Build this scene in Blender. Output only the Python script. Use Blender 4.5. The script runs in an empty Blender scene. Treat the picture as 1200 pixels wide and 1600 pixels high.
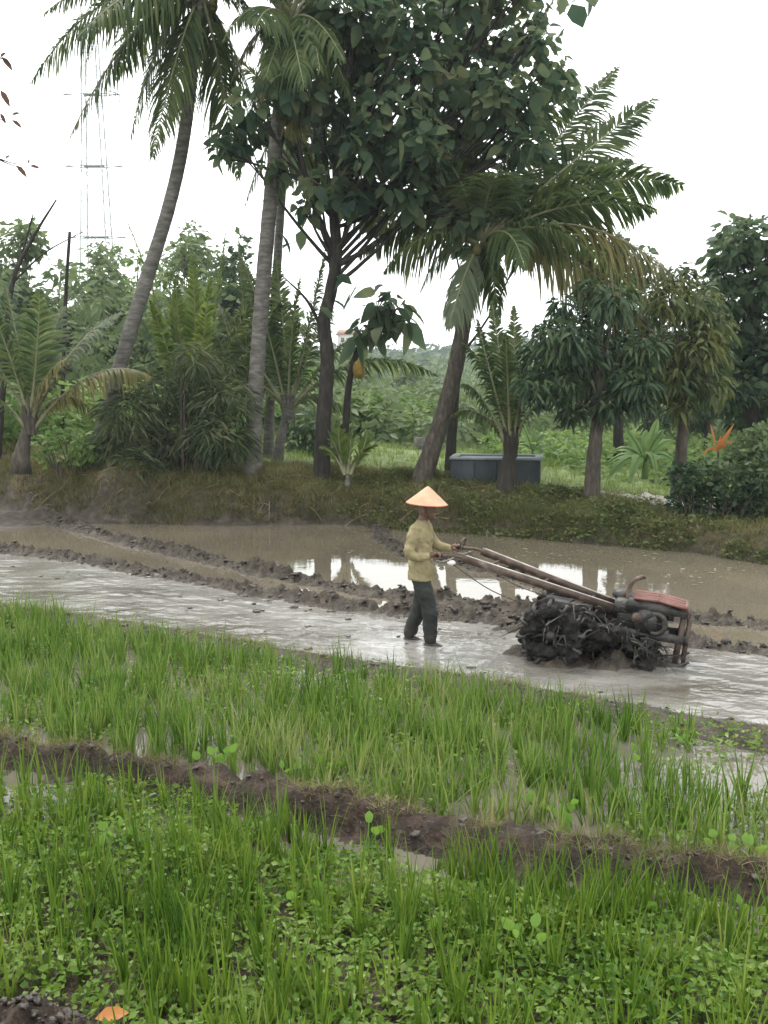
import bpy, math, random
import numpy as np
from mathutils import Vector, Matrix

random.seed(7)
RNG = np.random.default_rng(11)
SC = bpy.context.scene
COL = SC.collection
R = math.radians

# ------------------------------------------------------------------ camera, sky, sun, exposure
CAM_Z, PITCH, F = 2.85, math.atan(200 / 1600), 1600.0
cd = bpy.data.cameras.new('camera')
cd.sensor_fit = 'VERTICAL'
cd.sensor_height = 24.0
cd.lens = 24.0 * F / 1600.0
cd.clip_start, cd.clip_end = 0.05, 5000
cam = bpy.data.objects.new('camera', cd)
COL.objects.link(cam)
cam.location = (0, 0, CAM_Z)
cam.rotation_euler = (math.pi / 2 - PITCH, 0, 0)
SC.camera = cam

SUN_EL, SUN_AZ = R(62), R(-25)          # azimuth measured from +Y (into the scene) towards +X
wd = bpy.data.worlds.new('World')
SC.world = wd
wd.use_nodes = True
wn, wl = wd.node_tree.nodes, wd.node_tree.links
bg = wn['Background']
sky = wn.new('ShaderNodeTexSky')
sky.sky_type = 'NISHITA'
sky.sun_disc = False
sky.sun_elevation = SUN_EL
sky.sun_rotation = SUN_AZ
sky.dust_density = 4.0
sky.air_density = 1.0
hs = wn.new('ShaderNodeMixRGB')
hs.inputs[0].default_value = 0.86
hs.inputs[2].default_value = (9.9, 10.0, 9.8, 1)      # even white overcast
wl.new(sky.outputs[0], hs.inputs[1])
wl.new(hs.outputs[0], bg.inputs[0])
bg.inputs[1].default_value = 0.15

sd = bpy.data.lights.new('sun', 'SUN')
sd.energy = 1.5
sd.angle = R(14)
sd.color = (1.0, 0.96, 0.9)
sun = bpy.data.objects.new('sun', sd)
COL.objects.link(sun)
tosun = Vector((math.sin(SUN_AZ) * math.cos(SUN_EL), math.cos(SUN_AZ) * math.cos(SUN_EL), math.sin(SUN_EL)))
sun.rotation_euler = tosun.to_track_quat('Z', 'Y').to_euler()
sun.location = (0, 0, 40)

SC.view_settings.view_transform = 'Standard'
SC.view_settings.look = 'None'
SC.view_settings.gamma = 1.0
SC.view_settings.exposure = 1.03
cy = SC.cycles
cy.max_bounces = 6
cy.diffuse_bounces = 3
cy.glossy_bounces = 3
cy.transmission_bounces = 3
cy.transparent_max_bounces = 4
cy.volume_bounces = 0

# ------------------------------------------------------------------ pixel <-> world helpers (photo is 1200 x 1600)
FW = np.array([0, math.cos(PITCH), -math.sin(PITCH)])
UP = np.array([0, math.sin(PITCH), math.cos(PITCH)])
RT = np.array([1.0, 0, 0])
CAMP = np.array([0, 0, CAM_Z])


def ray(px, py):
    return RT * (px - 600) / F - UP * (py - 800) / F + FW


def at(px, py, z=0.0):                   # point of the level z seen at a pixel
    d = ray(px, py)
    return CAMP + d * ((z - CAM_Z) / d[2])


def atY(px, py, Y):                      # point at distance Y into the scene
    d = ray(px, py)
    return CAMP + d * (Y / d[1])


def pxm(Y):                              # metres per photo pixel at distance Y
    return Y / F


# ------------------------------------------------------------------ numpy noise
def _hash(ix, iy, s):
    n = (ix.astype(np.int64) * 374761393 + iy.astype(np.int64) * 668265263 + s * 974634777) & 0xffffffff
    n = ((n ^ (n >> 13)) * 1274126177) & 0xffffffff
    return ((n ^ (n >> 16)) & 0xffff) / 65535.0


def vn(x, y, s=0):
    ix, iy = np.floor(x), np.floor(y)
    fx, fy = x - ix, y - iy
    fx, fy = fx * fx * (3 - 2 * fx), fy * fy * (3 - 2 * fy)
    a, b = _hash(ix, iy, s), _hash(ix + 1, iy, s)
    c, d = _hash(ix, iy + 1, s), _hash(ix + 1, iy + 1, s)
    return (a + (b - a) * fx) * (1 - fy) + (c + (d - c) * fx) * fy


def fbm(x, y, s=0, o=4):
    t, a, n = 0, 0.5, 0
    for i in range(o):
        t = t + a * (vn(x, y, s + i) - 0.5)
        n += a
        a *= 0.55
        x, y = x * 2.03 + 3.1, y * 2.03 + 1.7
    return t / n * 1.6                    # about -0.8 .. 0.8


# ------------------------------------------------------------------ mesh building
class MB:
    def __init__(s):
        s.V, s.F, s.M, s.n = [], [], [], 0

    def add(s, V, faces, mat=0):         # V (N,m,3): N copies of a small patch
        V = np.asarray(V, float)
        if V.ndim == 2:
            V = V[None]
        N, m, _ = V.shape
        base = s.n + np.arange(N)[:, None] * m
        for f in faces:
            s.F.append((base + np.array(f)[None], mat))
        s.V.append(V.reshape(-1, 3))
        s.n += N * m

    def addmesh(s, V, faces, mat=0):     # single mesh, many faces
        s.add(np.asarray(V, float)[None], [], mat)
        off = s.n - len(V)
        by = {}
        for f in faces:
            by.setdefault(len(f), []).append(f)
        for k, fs in by.items():
            s.F.append((np.array(fs) + off, mat))


def link(o, parent=None):
    COL.objects.link(o)
    if parent is not None:
        o.parent = parent
    return o


def build(name, mb, mats, parent=None, smooth=False, local=False):
    if not isinstance(mats, (list, tuple)):
        mats = [mats]
    V = np.concatenate(mb.V)
    if parent is not None and not local:
        V = V - np.array(parent.location)
    me = bpy.data.meshes.new(name)
    me.vertices.add(len(V))
    me.vertices.foreach_set('co', V.astype(np.float32).ravel())
    li = np.concatenate([f.ravel() for f, _ in mb.F])
    tot = np.concatenate([np.full(len(f), f.shape[1]) for f, _ in mb.F])
    mi = np.concatenate([np.full(len(f), m) for f, m in mb.F])
    st = np.concatenate([[0], np.cumsum(tot)[:-1]])
    me.loops.add(len(li))
    me.loops.foreach_set('vertex_index', li.astype(np.int32))
    me.polygons.add(len(tot))
    me.polygons.foreach_set('loop_start', st.astype(np.int32))
    me.polygons.foreach_set('loop_total', tot.astype(np.int32))
    me.polygons.foreach_set('material_index', mi.astype(np.int32))
    if smooth:
        me.polygons.foreach_set('use_smooth', np.ones(len(tot), bool))
    for m in mats:
        me.materials.append(m)
    me.update(calc_edges=True)
    me.validate()
    return link(bpy.data.objects.new(name, me), parent)


def tag(o, label=None, cat=None, group=None, kind=None):
    if label: o['label'] = label
    if cat: o['category'] = cat
    if group: o['group'] = group
    if kind: o['kind'] = kind
    return o


def thing(name, label, cat, loc, group=None, rz=0.0):
    o = bpy.data.objects.new(name, None)
    o.empty_display_size = 0.3
    COL.objects.link(o)
    o.location = [float(v) for v in loc]
    o.rotation_euler = (0, 0, rz)
    return tag(o, label, cat, group)


def nrm(v):
    v = np.asarray(v, float)
    return v / np.maximum(np.linalg.norm(v, axis=-1, keepdims=True), 1e-9)


def catmull(P, n):
    P = np.asarray(P, float)
    Q = np.vstack([2 * P[0] - P[1], P, 2 * P[-1] - P[-2]])
    out = []
    for i in range(len(P) - 1):
        a, b, c, d = Q[i:i + 4]
        for t in np.linspace(0, 1, n, endpoint=False):
            out.append(0.5 * (2 * b + (c - a) * t + (2 * a - 5 * b + 4 * c - d) * t * t + (3 * b - a - 3 * c + d) * t ** 3))
    out.append(P[-1])
    return np.array(out)


def tube(mb, P, rad, seg=8, mat=0, cap=True, wob=0.0, ell=1.0):
    P = np.asarray(P, float)
    n = len(P)
    rad = np.interp(np.linspace(0, 1, n), np.linspace(0, 1, len(np.atleast_1d(rad))), np.atleast_1d(rad))
    T = nrm(np.gradient(P, axis=0))
    ref = np.array([0.0, 0, 1]) if abs(T[0][2]) < 0.9 else np.array([1.0, 0, 0])
    A = nrm(np.cross(T, ref))
    for i in range(1, n):                  # keep the frame from flipping
        a = A[i - 1] - T[i] * np.dot(A[i - 1], T[i])
        A[i] = nrm(a)
    B = np.cross(T, A)
    th = np.linspace(0, 2 * np.pi, seg, endpoint=False)
    w = 1 + wob * (RNG.random((n, seg)) - 0.5)
    V = P[:, None] + (A[:, None] * np.cos(th)[None, :, None] + ell * B[:, None] * np.sin(th)[None, :, None]) * (rad[:, None] * w)[..., None]
    V = V.reshape(-1, 3)
    fs = []
    for i in range(n - 1):
        for k in range(seg):
            k2 = (k + 1) % seg
            fs.append((i * seg + k, i * seg + k2, (i + 1) * seg + k2, (i + 1) * seg + k))
    if cap:
        fs.append(tuple(range(seg))[::-1])
        fs.append(tuple((n - 1) * seg + k for k in range(seg)))
    mb.addmesh(V, fs, mat)


def box(mb, c, s, rot=None, mat=0, bev=0.0):
    c, s = np.array(c, float), np.array(s, float) / 2
    b = min(bev, min(s) * 0.9)
    pts = []
    if b <= 0:
        for z in (-1, 1):
            for x, y in ((-1, -1), (1, -1), (1, 1), (-1, 1)):
                pts.append((x * s[0], y * s[1], z * s[2]))
        fs = [(3, 2, 1, 0), (4, 5, 6, 7), (0, 1, 5, 4), (1, 2, 6, 5), (2, 3, 7, 6), (3, 0, 4, 7)]
    else:
        rings = []
        for z, ins in ((-s[2], b), (-s[2] + b, 0), (s[2] - b, 0), (s[2], b)):
            X, Y = s[0] - ins, s[1] - ins
            k = b * 0.6
            rings.append([(-X + k, -Y, z), (X - k, -Y, z), (X, -Y + k, z), (X, Y - k, z), (X - k, Y, z), (-X + k, Y, z), (-X, Y - k, z), (-X, -Y + k, z)])
        for r_ in rings: pts += r_
        fs = [tuple(range(8))[::-1], tuple(24 + k for k in range(8))]
        for i in range(3):
            for k in range(8):
                fs.append((i * 8 + k, i * 8 + (k + 1) % 8, (i + 1) * 8 + (k + 1) % 8, (i + 1) * 8 + k))
    V = np.array(pts)
    if rot is not None:
        V = V @ np.array(Matrix.Rotation(rot[0], 3, 'X').to_3x3()).T if rot[0] else V
        V = V @ np.array(Matrix.Rotation(rot[1], 3, 'Y')).T
        V = V @ np.array(Matrix.Rotation(rot[2], 3, 'Z')).T
    mb.addmesh(V + c, fs, mat)


def ring_rot(mb, c, axis, r0, r1, w, seg=32, mat=0):   # flat hoop round an axis
    axis = nrm(axis)
    ref = np.array([0, 0, 1.0]) if abs(axis[2]) < 0.9 else np.array([1.0, 0, 0])
    A = nrm(np.cross(axis, ref)); B = np.cross(axis, A)
    th = np.linspace(0, 2 * np.pi, seg, endpoint=False)
    d = A[None] * np.cos(th)[:, None] + B[None] * np.sin(th)[:, None]
    V = np.concatenate([c + d * r + axis * h for r, h in ((r0, -w / 2), (r1, -w / 2), (r1, w / 2), (r0, w / 2))])
    fs = []
    for j in range(4):
        for k in range(seg):
            k2 = (k + 1) % seg
            fs.append((j * seg + k, j * seg + k2, ((j + 1) % 4) * seg + k2, ((j + 1) % 4) * seg + k))
    mb.addmesh(V, fs, mat)


LEAF_F = [(0, 1, 4), (0, 6, 1), (2, 3, 5), (2, 7, 3), (1, 2, 5, 4), (1, 6, 7, 2)]


def leaves(mb, P, D, N, L, W, fold=0.15, droop=0.2, detail=2, mat=0):
    P, D, N = np.asarray(P, float), nrm(D), np.asarray(N, float)
    L, W = np.broadcast_to(L, len(P))[:, None], np.broadcast_to(W, len(P))[:, None]
    N = nrm(N - D * np.sum(N * D, 1, keepdims=True))
    S = np.cross(D, N)
    Z = np.array([0, 0, -1.0]) * droop
    if detail == 1:
        m = P + D * L * 0.5 + Z * L * 0.2
        t = P + D * L + Z * L * 0.7
        V = np.stack([P, m + S * W / 2 + N * W * fold, t, m - S * W / 2 + N * W * fold], 1)
        mb.add(V, [(0, 2, 1), (0, 3, 2)], mat)
        return
    if detail == 3:
        ts = [0, .1, .32, .58, .82, 1]
        ws = [0, .56, 1, .9, .5, 0]
        mid = [P + D * L * t + Z * L * (.15 * t + .65 * t * t) for t in ts]
        wav = 1 + .25 * (RNG.random((len(P), 6)) - .5)
        V = np.stack(mid + [mid[i] + sg * S * W * ws[i] * .5 * wav[:, i:i + 1] + N * W * ws[i] * fold for sg in (1, -1) for i in (1, 2, 3, 4)], 1)
        mb.add(V, [(0, 1, 6), (0, 10, 1), (1, 2, 7, 6), (2, 3, 8, 7), (3, 4, 9, 8), (1, 10, 11, 2), (2, 11, 12, 3), (3, 12, 13, 4), (4, 5, 9), (4, 13, 5)], mat)
        return
    m1 = P + D * L * 0.35 + Z * L * 0.1
    m2 = P + D * L * 0.7 + Z * L * 0.35
    t = P + D * L + Z * L * 0.8
    V = np.stack([P, m1, m2, t, m1 + S * W * .5 + N * fold * W, m2 + S * W * .42 + N * fold * W,
                  m1 - S * W * .5 + N * fold * W, m2 - S * W * .42 + N * fold * W], 1)
    mb.add(V, LEAF_F, mat)


def blades(mb, P, D, B, S, L, W, k=3, mat=0, prof='grass'):
    P, D, B, S = (np.asarray(a, float) for a in (P, D, B, S))
    L, W = np.broadcast_to(L, len(P))[:, None], np.broadcast_to(W, len(P))[:, None]
    pts = []
    for i in range(k + 1):
        t = i / k
        p = P + D * L * t + B * L * t * t
        w = (1 - t ** 1.6) * 0.9 + 0.1 if prof == 'grass' else (math.sin(math.pi * (0.12 + 0.85 * t)) ** 0.7)
        if i == k: w = 0.06
        pts += [p - S * W * w / 2, p + S * W * w / 2]
    fs = [(2 * i, 2 * i + 1, 2 * i + 3, 2 * i + 2) for i in range(k)]
    mb.add(np.stack(pts, 1), fs, mat)


def rdir(n, zlo=-1, zhi=1):
    a = RNG.random(n) * 2 * np.pi
    z = zlo + (zhi - zlo) * RNG.random(n)
    r = np.sqrt(np.maximum(1 - z * z, 0))
    return np.stack([r * np.cos(a), r * np.sin(a), z], 1)


# ------------------------------------------------------------------ materials
MATS = {}


def newmat(name):
    m = bpy.data.materials.new(name)
    m.use_nodes = True
    nt = m.node_tree
    return m, nt, nt.nodes, nt.links, nt.nodes['Principled BSDF']


def ramp(nodes, cols):
    r = nodes.new('ShaderNodeValToRGB')
    e = r.color_ramp.elements
    while len(e) < len(cols):
        e.new(0.5)
    for i, c in enumerate(cols):
        e[i].position = i / max(1, len(cols) - 1)
        e[i].color = (*c, 1)
    return r


def leafmat(name, cols, trans=0.3, rough=0.5, spec=0.35, nscale=1.2):
    m, nt, n, l, p = newmat(name)
    g = n.new('ShaderNodeNewGeometry')
    no = n.new('ShaderNodeTexNoise'); no.inputs['Scale'].default_value = nscale
    no.inputs['Detail'].default_value = 2
    l.new(g.outputs['Position'], no.inputs['Vector'])
    ad = n.new('ShaderNodeMath'); ad.operation = 'MULTIPLY_ADD'
    ad.inputs[1].default_value = 0.62
    sub = n.new('ShaderNodeMath'); sub.operation = 'MULTIPLY_ADD'
    sub.inputs[1].default_value = 1.1; sub.inputs[2].default_value = -0.36
    l.new(no.outputs['Fac'], sub.inputs[0])
    l.new(g.outputs['Random Per Island'], ad.inputs[0])
    l.new(sub.outputs[0], ad.inputs[2])
    r = ramp(n, cols)
    l.new(ad.outputs[0], r.inputs[0])
    l.new(r.outputs[0], p.inputs['Base Color'])
    p.inputs['Roughness'].default_value = rough
    p.inputs['Specular IOR Level'].default_value = spec * .5
    if trans > 0:
        t = n.new('ShaderNodeBsdfTranslucent')
        hsv = n.new('ShaderNodeHueSaturation')
        hsv.inputs['Hue'].default_value = 0.485
        hsv.inputs['Value'].default_value = 1.5
        l.new(r.outputs[0], hsv.inputs['Color'])
        l.new(hsv.outputs[0], t.inputs['Color'])
        mx = n.new('ShaderNodeMixShader'); mx.inputs[0].default_value = trans
        l.new(p.outputs[0], mx.inputs[1]); l.new(t.outputs[0], mx.inputs[2])
        l.new(mx.outputs[0], n['Material Output'].inputs['Surface'])
    return m


def noisemat(name, cols, scale=6, rough=0.8, spec=0.3, bump=0.3, bscale=30, detail=6, stretch=None, metal=0, rr=None, bdist=0.02):
    m, nt, n, l, p = newmat(name)
    tc = n.new('ShaderNodeTexCoord')
    mp = n.new('ShaderNodeMapping')
    if stretch: mp.inputs['Scale'].default_value = stretch
    l.new(tc.outputs['Object'], mp.inputs['Vector'])
    no = n.new('ShaderNodeTexNoise')
    no.inputs['Scale'].default_value = scale; no.inputs['Detail'].default_value = detail
    l.new(mp.outputs[0], no.inputs['Vector'])
    r = ramp(n, cols)
    k = n.new('ShaderNodeMath'); k.operation = 'MULTIPLY_ADD'
    k.inputs[1].default_value = 2.2; k.inputs[2].default_value = -0.6
    l.new(no.outputs['Fac'], k.inputs[0]); l.new(k.outputs[0], r.inputs[0])
    l.new(r.outputs[0], p.inputs['Base Color'])
    p.inputs['Roughness'].default_value = rough
    p.inputs['Specular IOR Level'].default_value = spec
    p.inputs['Metallic'].default_value = metal
    if rr:
        mr = n.new('ShaderNodeMapRange')
        mr.inputs['To Min'].default_value, mr.inputs['To Max'].default_value = rr
        l.new(no.outputs['Fac'], mr.inputs[0]); l.new(mr.outputs[0], p.inputs['Roughness'])
    if bump:
        b2 = n.new('ShaderNodeTexNoise'); b2.inputs['Scale'].default_value = bscale; b2.inputs['Detail'].default_value = 4
        l.new(mp.outputs[0], b2.inputs['Vector'])
        bp = n.new('ShaderNodeBump'); bp.inputs['Strength'].default_value = bump; bp.inputs['Distance'].default_value = bdist
        l.new(b2.outputs['Fac'], bp.inputs['Height']); l.new(bp.outputs[0], p.inputs['Normal'])
    return m


M_palm = leafmat('palm_leaf', [(.02, .04, .018), (.042, .074, .025), (.078, .108, .036), (.125, .15, .058)], 0.48, .5)
M_palm_old = leafmat('palm_leaf_old', [(.05, .062, .02), (.085, .088, .028), (.135, .12, .042), (.18, .14, .06)], .35)
M_palm_young = leafmat('palm_leaf_young', [(.04, .075, .015), (.07, .115, .022), (.10, .145, .03), (.13, .165, .045)], 0.50)
M_palm_grey = leafmat('palm_leaf_grey', [(.06, .085, .05), (.09, .115, .065), (.13, .15, .09)], 0.40)
M_dead = leafmat('dead_leaf', [(.09, .055, .03), (.15, .095, .05), (.21, .15, .085)], .25, .7)
M_rachis = noisemat('rachis', [(.10, .105, .05), (.17, .165, .09)], 4, .55, .4, 0)
M_teak = leafmat('teak_leaf', [(.015, .038, .024), (.034, .064, .037), (.062, .095, .05), (.10, .13, .065), (.12, .12, .055)], 0.48, .55, .3)
M_mango = leafmat('mango_leaf', [(.013, .032, .018), (.022, .047, .022), (.042, .07, .029), (.08, .105, .042)], .22, .45, .4)
M_mango_l = leafmat('mango_leaf_pale', [(.02, .042, .018), (.045, .068, .022), (.085, .10, .03), (.13, .13, .045)], 0.35, .4, .4)
M_dark = leafmat('dark_leaf', [(.02, .042, .024), (.036, .066, .034), (.062, .095, .045), (.09, .12, .055)], 0.40, .5)
M_bright = leafmat('bright_leaf', [(.05, .10, .028), (.085, .155, .042), (.13, .20, .055), (.17, .24, .08)], .4, .5)
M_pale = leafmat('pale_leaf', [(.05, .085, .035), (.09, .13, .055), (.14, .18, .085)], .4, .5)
M_bamboo = leafmat('bamboo_leaf', [(.022, .04, .018), (.04, .062, .026), (.075, .095, .042), (.13, .14, .075)], 0.35, .45)
M_banana = leafmat('banana_leaf', [(.06, .12, .04), (.10, .17, .055), (.15, .23, .08)], .4, .4)
M_orange = leafmat('orange_leaf', [(.28, .10, .03), (.38, .16, .05), (.46, .22, .09)], .3)
M_red = leafmat('reddish_leaf', [(.05, .022, .018), (.09, .04, .03), (.05, .06, .03)], .2)
M_rice = leafmat('rice_blade', [(.018, .046, .004), (.040, .096, .009), (.068, .138, .015), (.105, .18, .03), (.165, .205, .06), (.24, .225, .12)], .35, .5, .35, .9)
M_rice_f = leafmat('rice_blade_dark', [(.014, .046, .004), (.038, .09, .007), (.07, .132, .012), (.112, .178, .022), (.18, .215, .06)], .35, .5, .35, .9)
M_weed = leafmat('weed_leaf', [(.024, .068, .005), (.058, .128, .011), (.098, .178, .018), (.13, .20, .035), (.21, .27, .10)], .35, .42, .5, 1.4)
M_broad = leafmat('broad_weed_leaf', [(.09, .19, .025), (.12, .23, .035), (.15, .26, .05)], .4, .4)
M_drygrass = leafmat('dry_grass', [(.034, .034, .012), (.07, .064, .024), (.115, .102, .042), (.075, .10, .026), (.19, .16, .08), (.28, .24, .14)], .3, .7, .2, 1.0)
M_bankgreen = leafmat('bank_green', [(.03, .05, .014), (.055, .078, .022), (.085, .108, .034), (.12, .135, .05), (.16, .145, .07)], .3, .6, .3, 1.0)
M_lawn = leafmat('lawn_blade', [(.07, .12, .025), (.11, .17, .035), (.15, .21, .05)], .3, .6)
M_bark = noisemat('grey_bark', [(.055, .052, .045), (.10, .094, .083), (.16, .15, .135)], 5, .85, .2, .6, 14, stretch=(1, 1, 3))
M_bark_b = noisemat('brown_bark', [(.03, .025, .02), (.055, .047, .037), (.095, .08, .065)], 5, .85, .2, .6, 14, stretch=(3, 3, 1))
M_bark_d = noisemat('dark_bark', [(.012, .011, .009), (.024, .021, .017), (.045, .04, .033)], 4, .85, .2, .6, 12, stretch=(3, 3, 1))
M_steel = noisemat('galvanised_steel', [(.2, .21, .215), (.28, .29, .295)], 3, .5, .5, 0, metal=.3)


# ------------------------------------------------------------------ ground lines (photo pixels, at water level)
def wline(pts):
    return np.array([at(x, y)[:2] for x, y in pts])


def ext(P, e=40.0):
    a = P[0] + nrm(P[0] - P[1]) * e
    b = P[-1] + nrm(P[-1] - P[-2]) * e
    return np.vstack([a, P, b])


L_b1 = ext(wline([(-60, 1168), (0, 1180), (130, 1200), (270, 1225), (400, 1252), (520, 1280), (660, 1305), (800, 1335), (950, 1352), (1080, 1372), (1260, 1400)]), 25)
L_b2 = ext(wline([(-60, 958), (0, 957), (100, 968), (250, 992), (400, 1018), (600, 1050), (800, 1085), (1000, 1118), (1200, 1155), (1260, 1168)]), 25)
L_A = ext(wline([(-60, 852), (0, 860), (100, 872), (200, 889), (300, 906), (400, 926), (520, 945), (640, 960), (760, 969), (860, 980), (1080, 1005), (1260, 1028)]), 25)
L_B = wline([(40, 792), (75, 812), (120, 826), (200, 848), (300, 870), (400, 893), (500, 913), (600, 931), (700, 944), (800, 954), (900, 960), (1080, 968), (1260, 985), (1500, 1005)])
L_C = wline([(590, 815), (597, 842), (640, 868), (700, 877), (780, 895), (850, 917), (900, 938), (930, 958)])
L_bank = ext(wline([(-120, 786), (0, 797), (100, 812), (200, 820), (300, 822), (400, 822), (500, 820), (560, 822), (600, 828), (700, 835), (800, 841), (900, 850), (1000, 858), (1100, 868), (1200, 884), (1300, 905)]), 30)


def yline(Lp, x):
    o = np.argsort(Lp[:, 0])
    return np.interp(x, Lp[o, 0], Lp[o, 1])


def pdist(x, y, P):
    d = np.full(x.shape, 1e9)
    tt = np.zeros(x.shape)
    s0 = 0
    for a, b in zip(P[:-1], P[1:]):
        ab = b - a
        L = np.hypot(*ab)
        t = np.clip(((x - a[0]) * ab[0] + (y - a[1]) * ab[1]) / (L * L), 0, 1)
        dd = np.hypot(x - a[0] - t * ab[0], y - a[1] - t * ab[1])
        k = dd < d
        d = np.where(k, dd, d)
        tt = np.where(k, s0 + t * L, tt)
        s0 += L
    return d, tt


def sstep(a, b, x):
    t = np.clip((x - a) / (b - a), 0, 1)
    return t * t * (3 - 2 * t)


def bank_h(x):
    return np.interp(x, [-12, -8, -6.5, -5.2, -3.5, -1, 1, 4, 7, 12], [1.2, 1.2, 1.12, 1.12, .95, .86, .78, .55, .42, .42])


def height(x, y):
    x, y = np.broadcast_arrays(np.asarray(x, float), np.asarray(y, float))
    yb1, yb2, yA, yk = (yline(L, x) for L in (L_b1, L_b2, L_A, L_bank))
    n1, n2, n3 = fbm(x * 1.3, y * 1.3, 1), fbm(x * 5, y * 5, 5, 4), fbm(x * 13, y * 13, 9, 4)
    n4 = np.abs(fbm(x * 8, y * 8, 14, 4)) - .2
    z = -0.05 + 0.02 * n1 + 0.02 * n2
    till = sstep(yb2 - .05, yb2 + .25, y) * (1 - sstep(yA - .3, yA, y))
    u, v = x * .84 - y * .54, x * .54 + y * .84
    st = fbm(u * 2.2, v * 4.5, 21, 4)
    z = z + till * (0.012 + 0.05 * st + 0.02 * n3)
    pond = sstep(yA + .5, yA + 1.2, y)
    z = z - 0.10 * pond
    z = z + .055 * sstep(.55, 1.3, yb1 - y + .5 * fbm(x * 1.2, y * 1.2, 71)) * (y < yb1)
    d, t = pdist(x, y, L_b1)
    w = 0.15 + .07 * fbm(t * 1.1, t * 0 + 3, 31, 3)
    z = np.maximum(z, -0.05 + (0.20 + .08 * fbm(t * 1.7, t * 0, 33, 3)) * np.exp(-(d / np.where(y < yb1, w * .85, w * 1.1)) ** np.where(y < yb1, 7, 3)) + (0.08 * n2 + .07 * n3 - .10 * n4) * np.exp(-(d / .34) ** 4))
    d, t = pdist(x, y, L_b2)
    hh = 0.12 + .05 * fbm(t * .8, t * 0, 34, 3)
    z = np.maximum(z, -0.04 + hh * np.exp(-(d / .24) ** 2) + (0.035 * n2 + .02 * n3) * np.exp(-(d / .3) ** 2))
    for Lr, h, w, s in ((L_A, .125, .22, 35), (L_B, .135, .21, 37), (L_C, .11, .17, 39)):
        d, t = pdist(x, y, Lr)
        g = np.exp(-(d / w) ** 2)
        z = np.maximum(z, -0.05 + (h + .09 * fbm(t * 1.5, t * 0, s, 4)) * g + (0.13 * n2 + .14 * n3 - .22 * n4) * np.sqrt(g) * (d < 3 * w))
    # bank and the land beyond
    e = y - yk + 0.34 * fbm(x * 1.1, y * .6, 41)
    hb = bank_h(x)
    rise = sstep(-.15, .9, e) * .72 + sstep(.5, 2.4, e) * .28
    bankz = -0.15 + (hb + .15) * rise + rise * (.15 * n1 + .07 * n2 + .02 * n3) * np.clip(1.6 - .03 * e, .5, 1.6)
    bankz = bankz + sstep(25, 60, y) * (0.85 - hb) * .8
    z = np.where(e > -.15, np.maximum(z, bankz), z)
    # heap on the far bank, mud heap in the near corner, lumps where ridges meet the bank
    for (px, py, zz, h, rx, ry) in ((180, 745, .9, .28, .9, .6), (20, 770, .6, .25, .8, .6), (1010, 795, .4, .0, .8, .8)):
        c = at(px, py, zz)
        z = z + h * np.exp(-((x - c[0]) / rx) ** 2 - ((y - c[1]) / ry) ** 2)
    c = at(10, 1650)
    z = np.maximum(z, -0.06 + (.17 + .12 * n2 + .14 * n3 - .2 * n4) * np.exp(-((x - c[0]) / .36) ** 4 - ((y - c[1]) / .26) ** 4))
    c = at(800, 1333)
    z = np.maximum(z, -0.05 + (.2 + .1 * n3) * np.exp(-((x - c[0]) / .22) ** 4 - ((y - c[1]) / .22) ** 4))
    for px, py, h in ((880, 1035, .14), (960, 1040, .12), (1030, 1036, .10), (830, 1020, .12), (800, 985, .08)):   # churned mud round the wheels
        c = at(px, py)
        z = np.maximum(z, -0.04 + (h + .16 * n3 + .1 * n2) * np.exp(-((x - c[0]) / .28) ** 2 - ((y - c[1]) / .2) ** 2))
    # rolling land far behind
    z = z + sstep(60, 500, y) * 9 * (0.5 + fbm(x * .006, y * .006, 51)) 
    return z


def grow(a, b, step0, g):
    out = [a]; s = step0
    while abs(out[-1]) < abs(b):
        out.append(out[-1] + math.copysign(s, b - a)); s *= g
    return out


xs = np.array(sorted(set(grow(-9.0, -1500, .07, 1.16)[1:] + list(np.arange(-9, 9.001, .034)) + grow(9.0, 1500, .07, 1.16)[1:])))
ys = np.array(sorted(set([-40, -20, -10, -4, 0, 2] + list(np.arange(3.6, 24.0, .034)) + grow(24.0, 1800, .06, 1.10)[1:])))
GX, GY = np.meshgrid(xs, ys)
GZ = height(GX, GY)
nx, ny = len(xs), len(ys)


def gridmesh(name, X, Y, Z, mat, smooth=True):
    ny_, nx_ = X.shape
    idx = np.arange(nx_ * ny_).reshape(ny_, nx_)
    mb = MB()
    mb.add(np.stack([X, Y, Z], -1).reshape(1, -1, 3), [])
    q = np.stack([idx[:-1, :-1], idx[:-1, 1:], idx[1:, 1:], idx[1:, :-1]], -1).reshape(-1, 4)
    mb.F.append((q, 0))
    return build(name, mb, mat, smooth=smooth)


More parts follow.
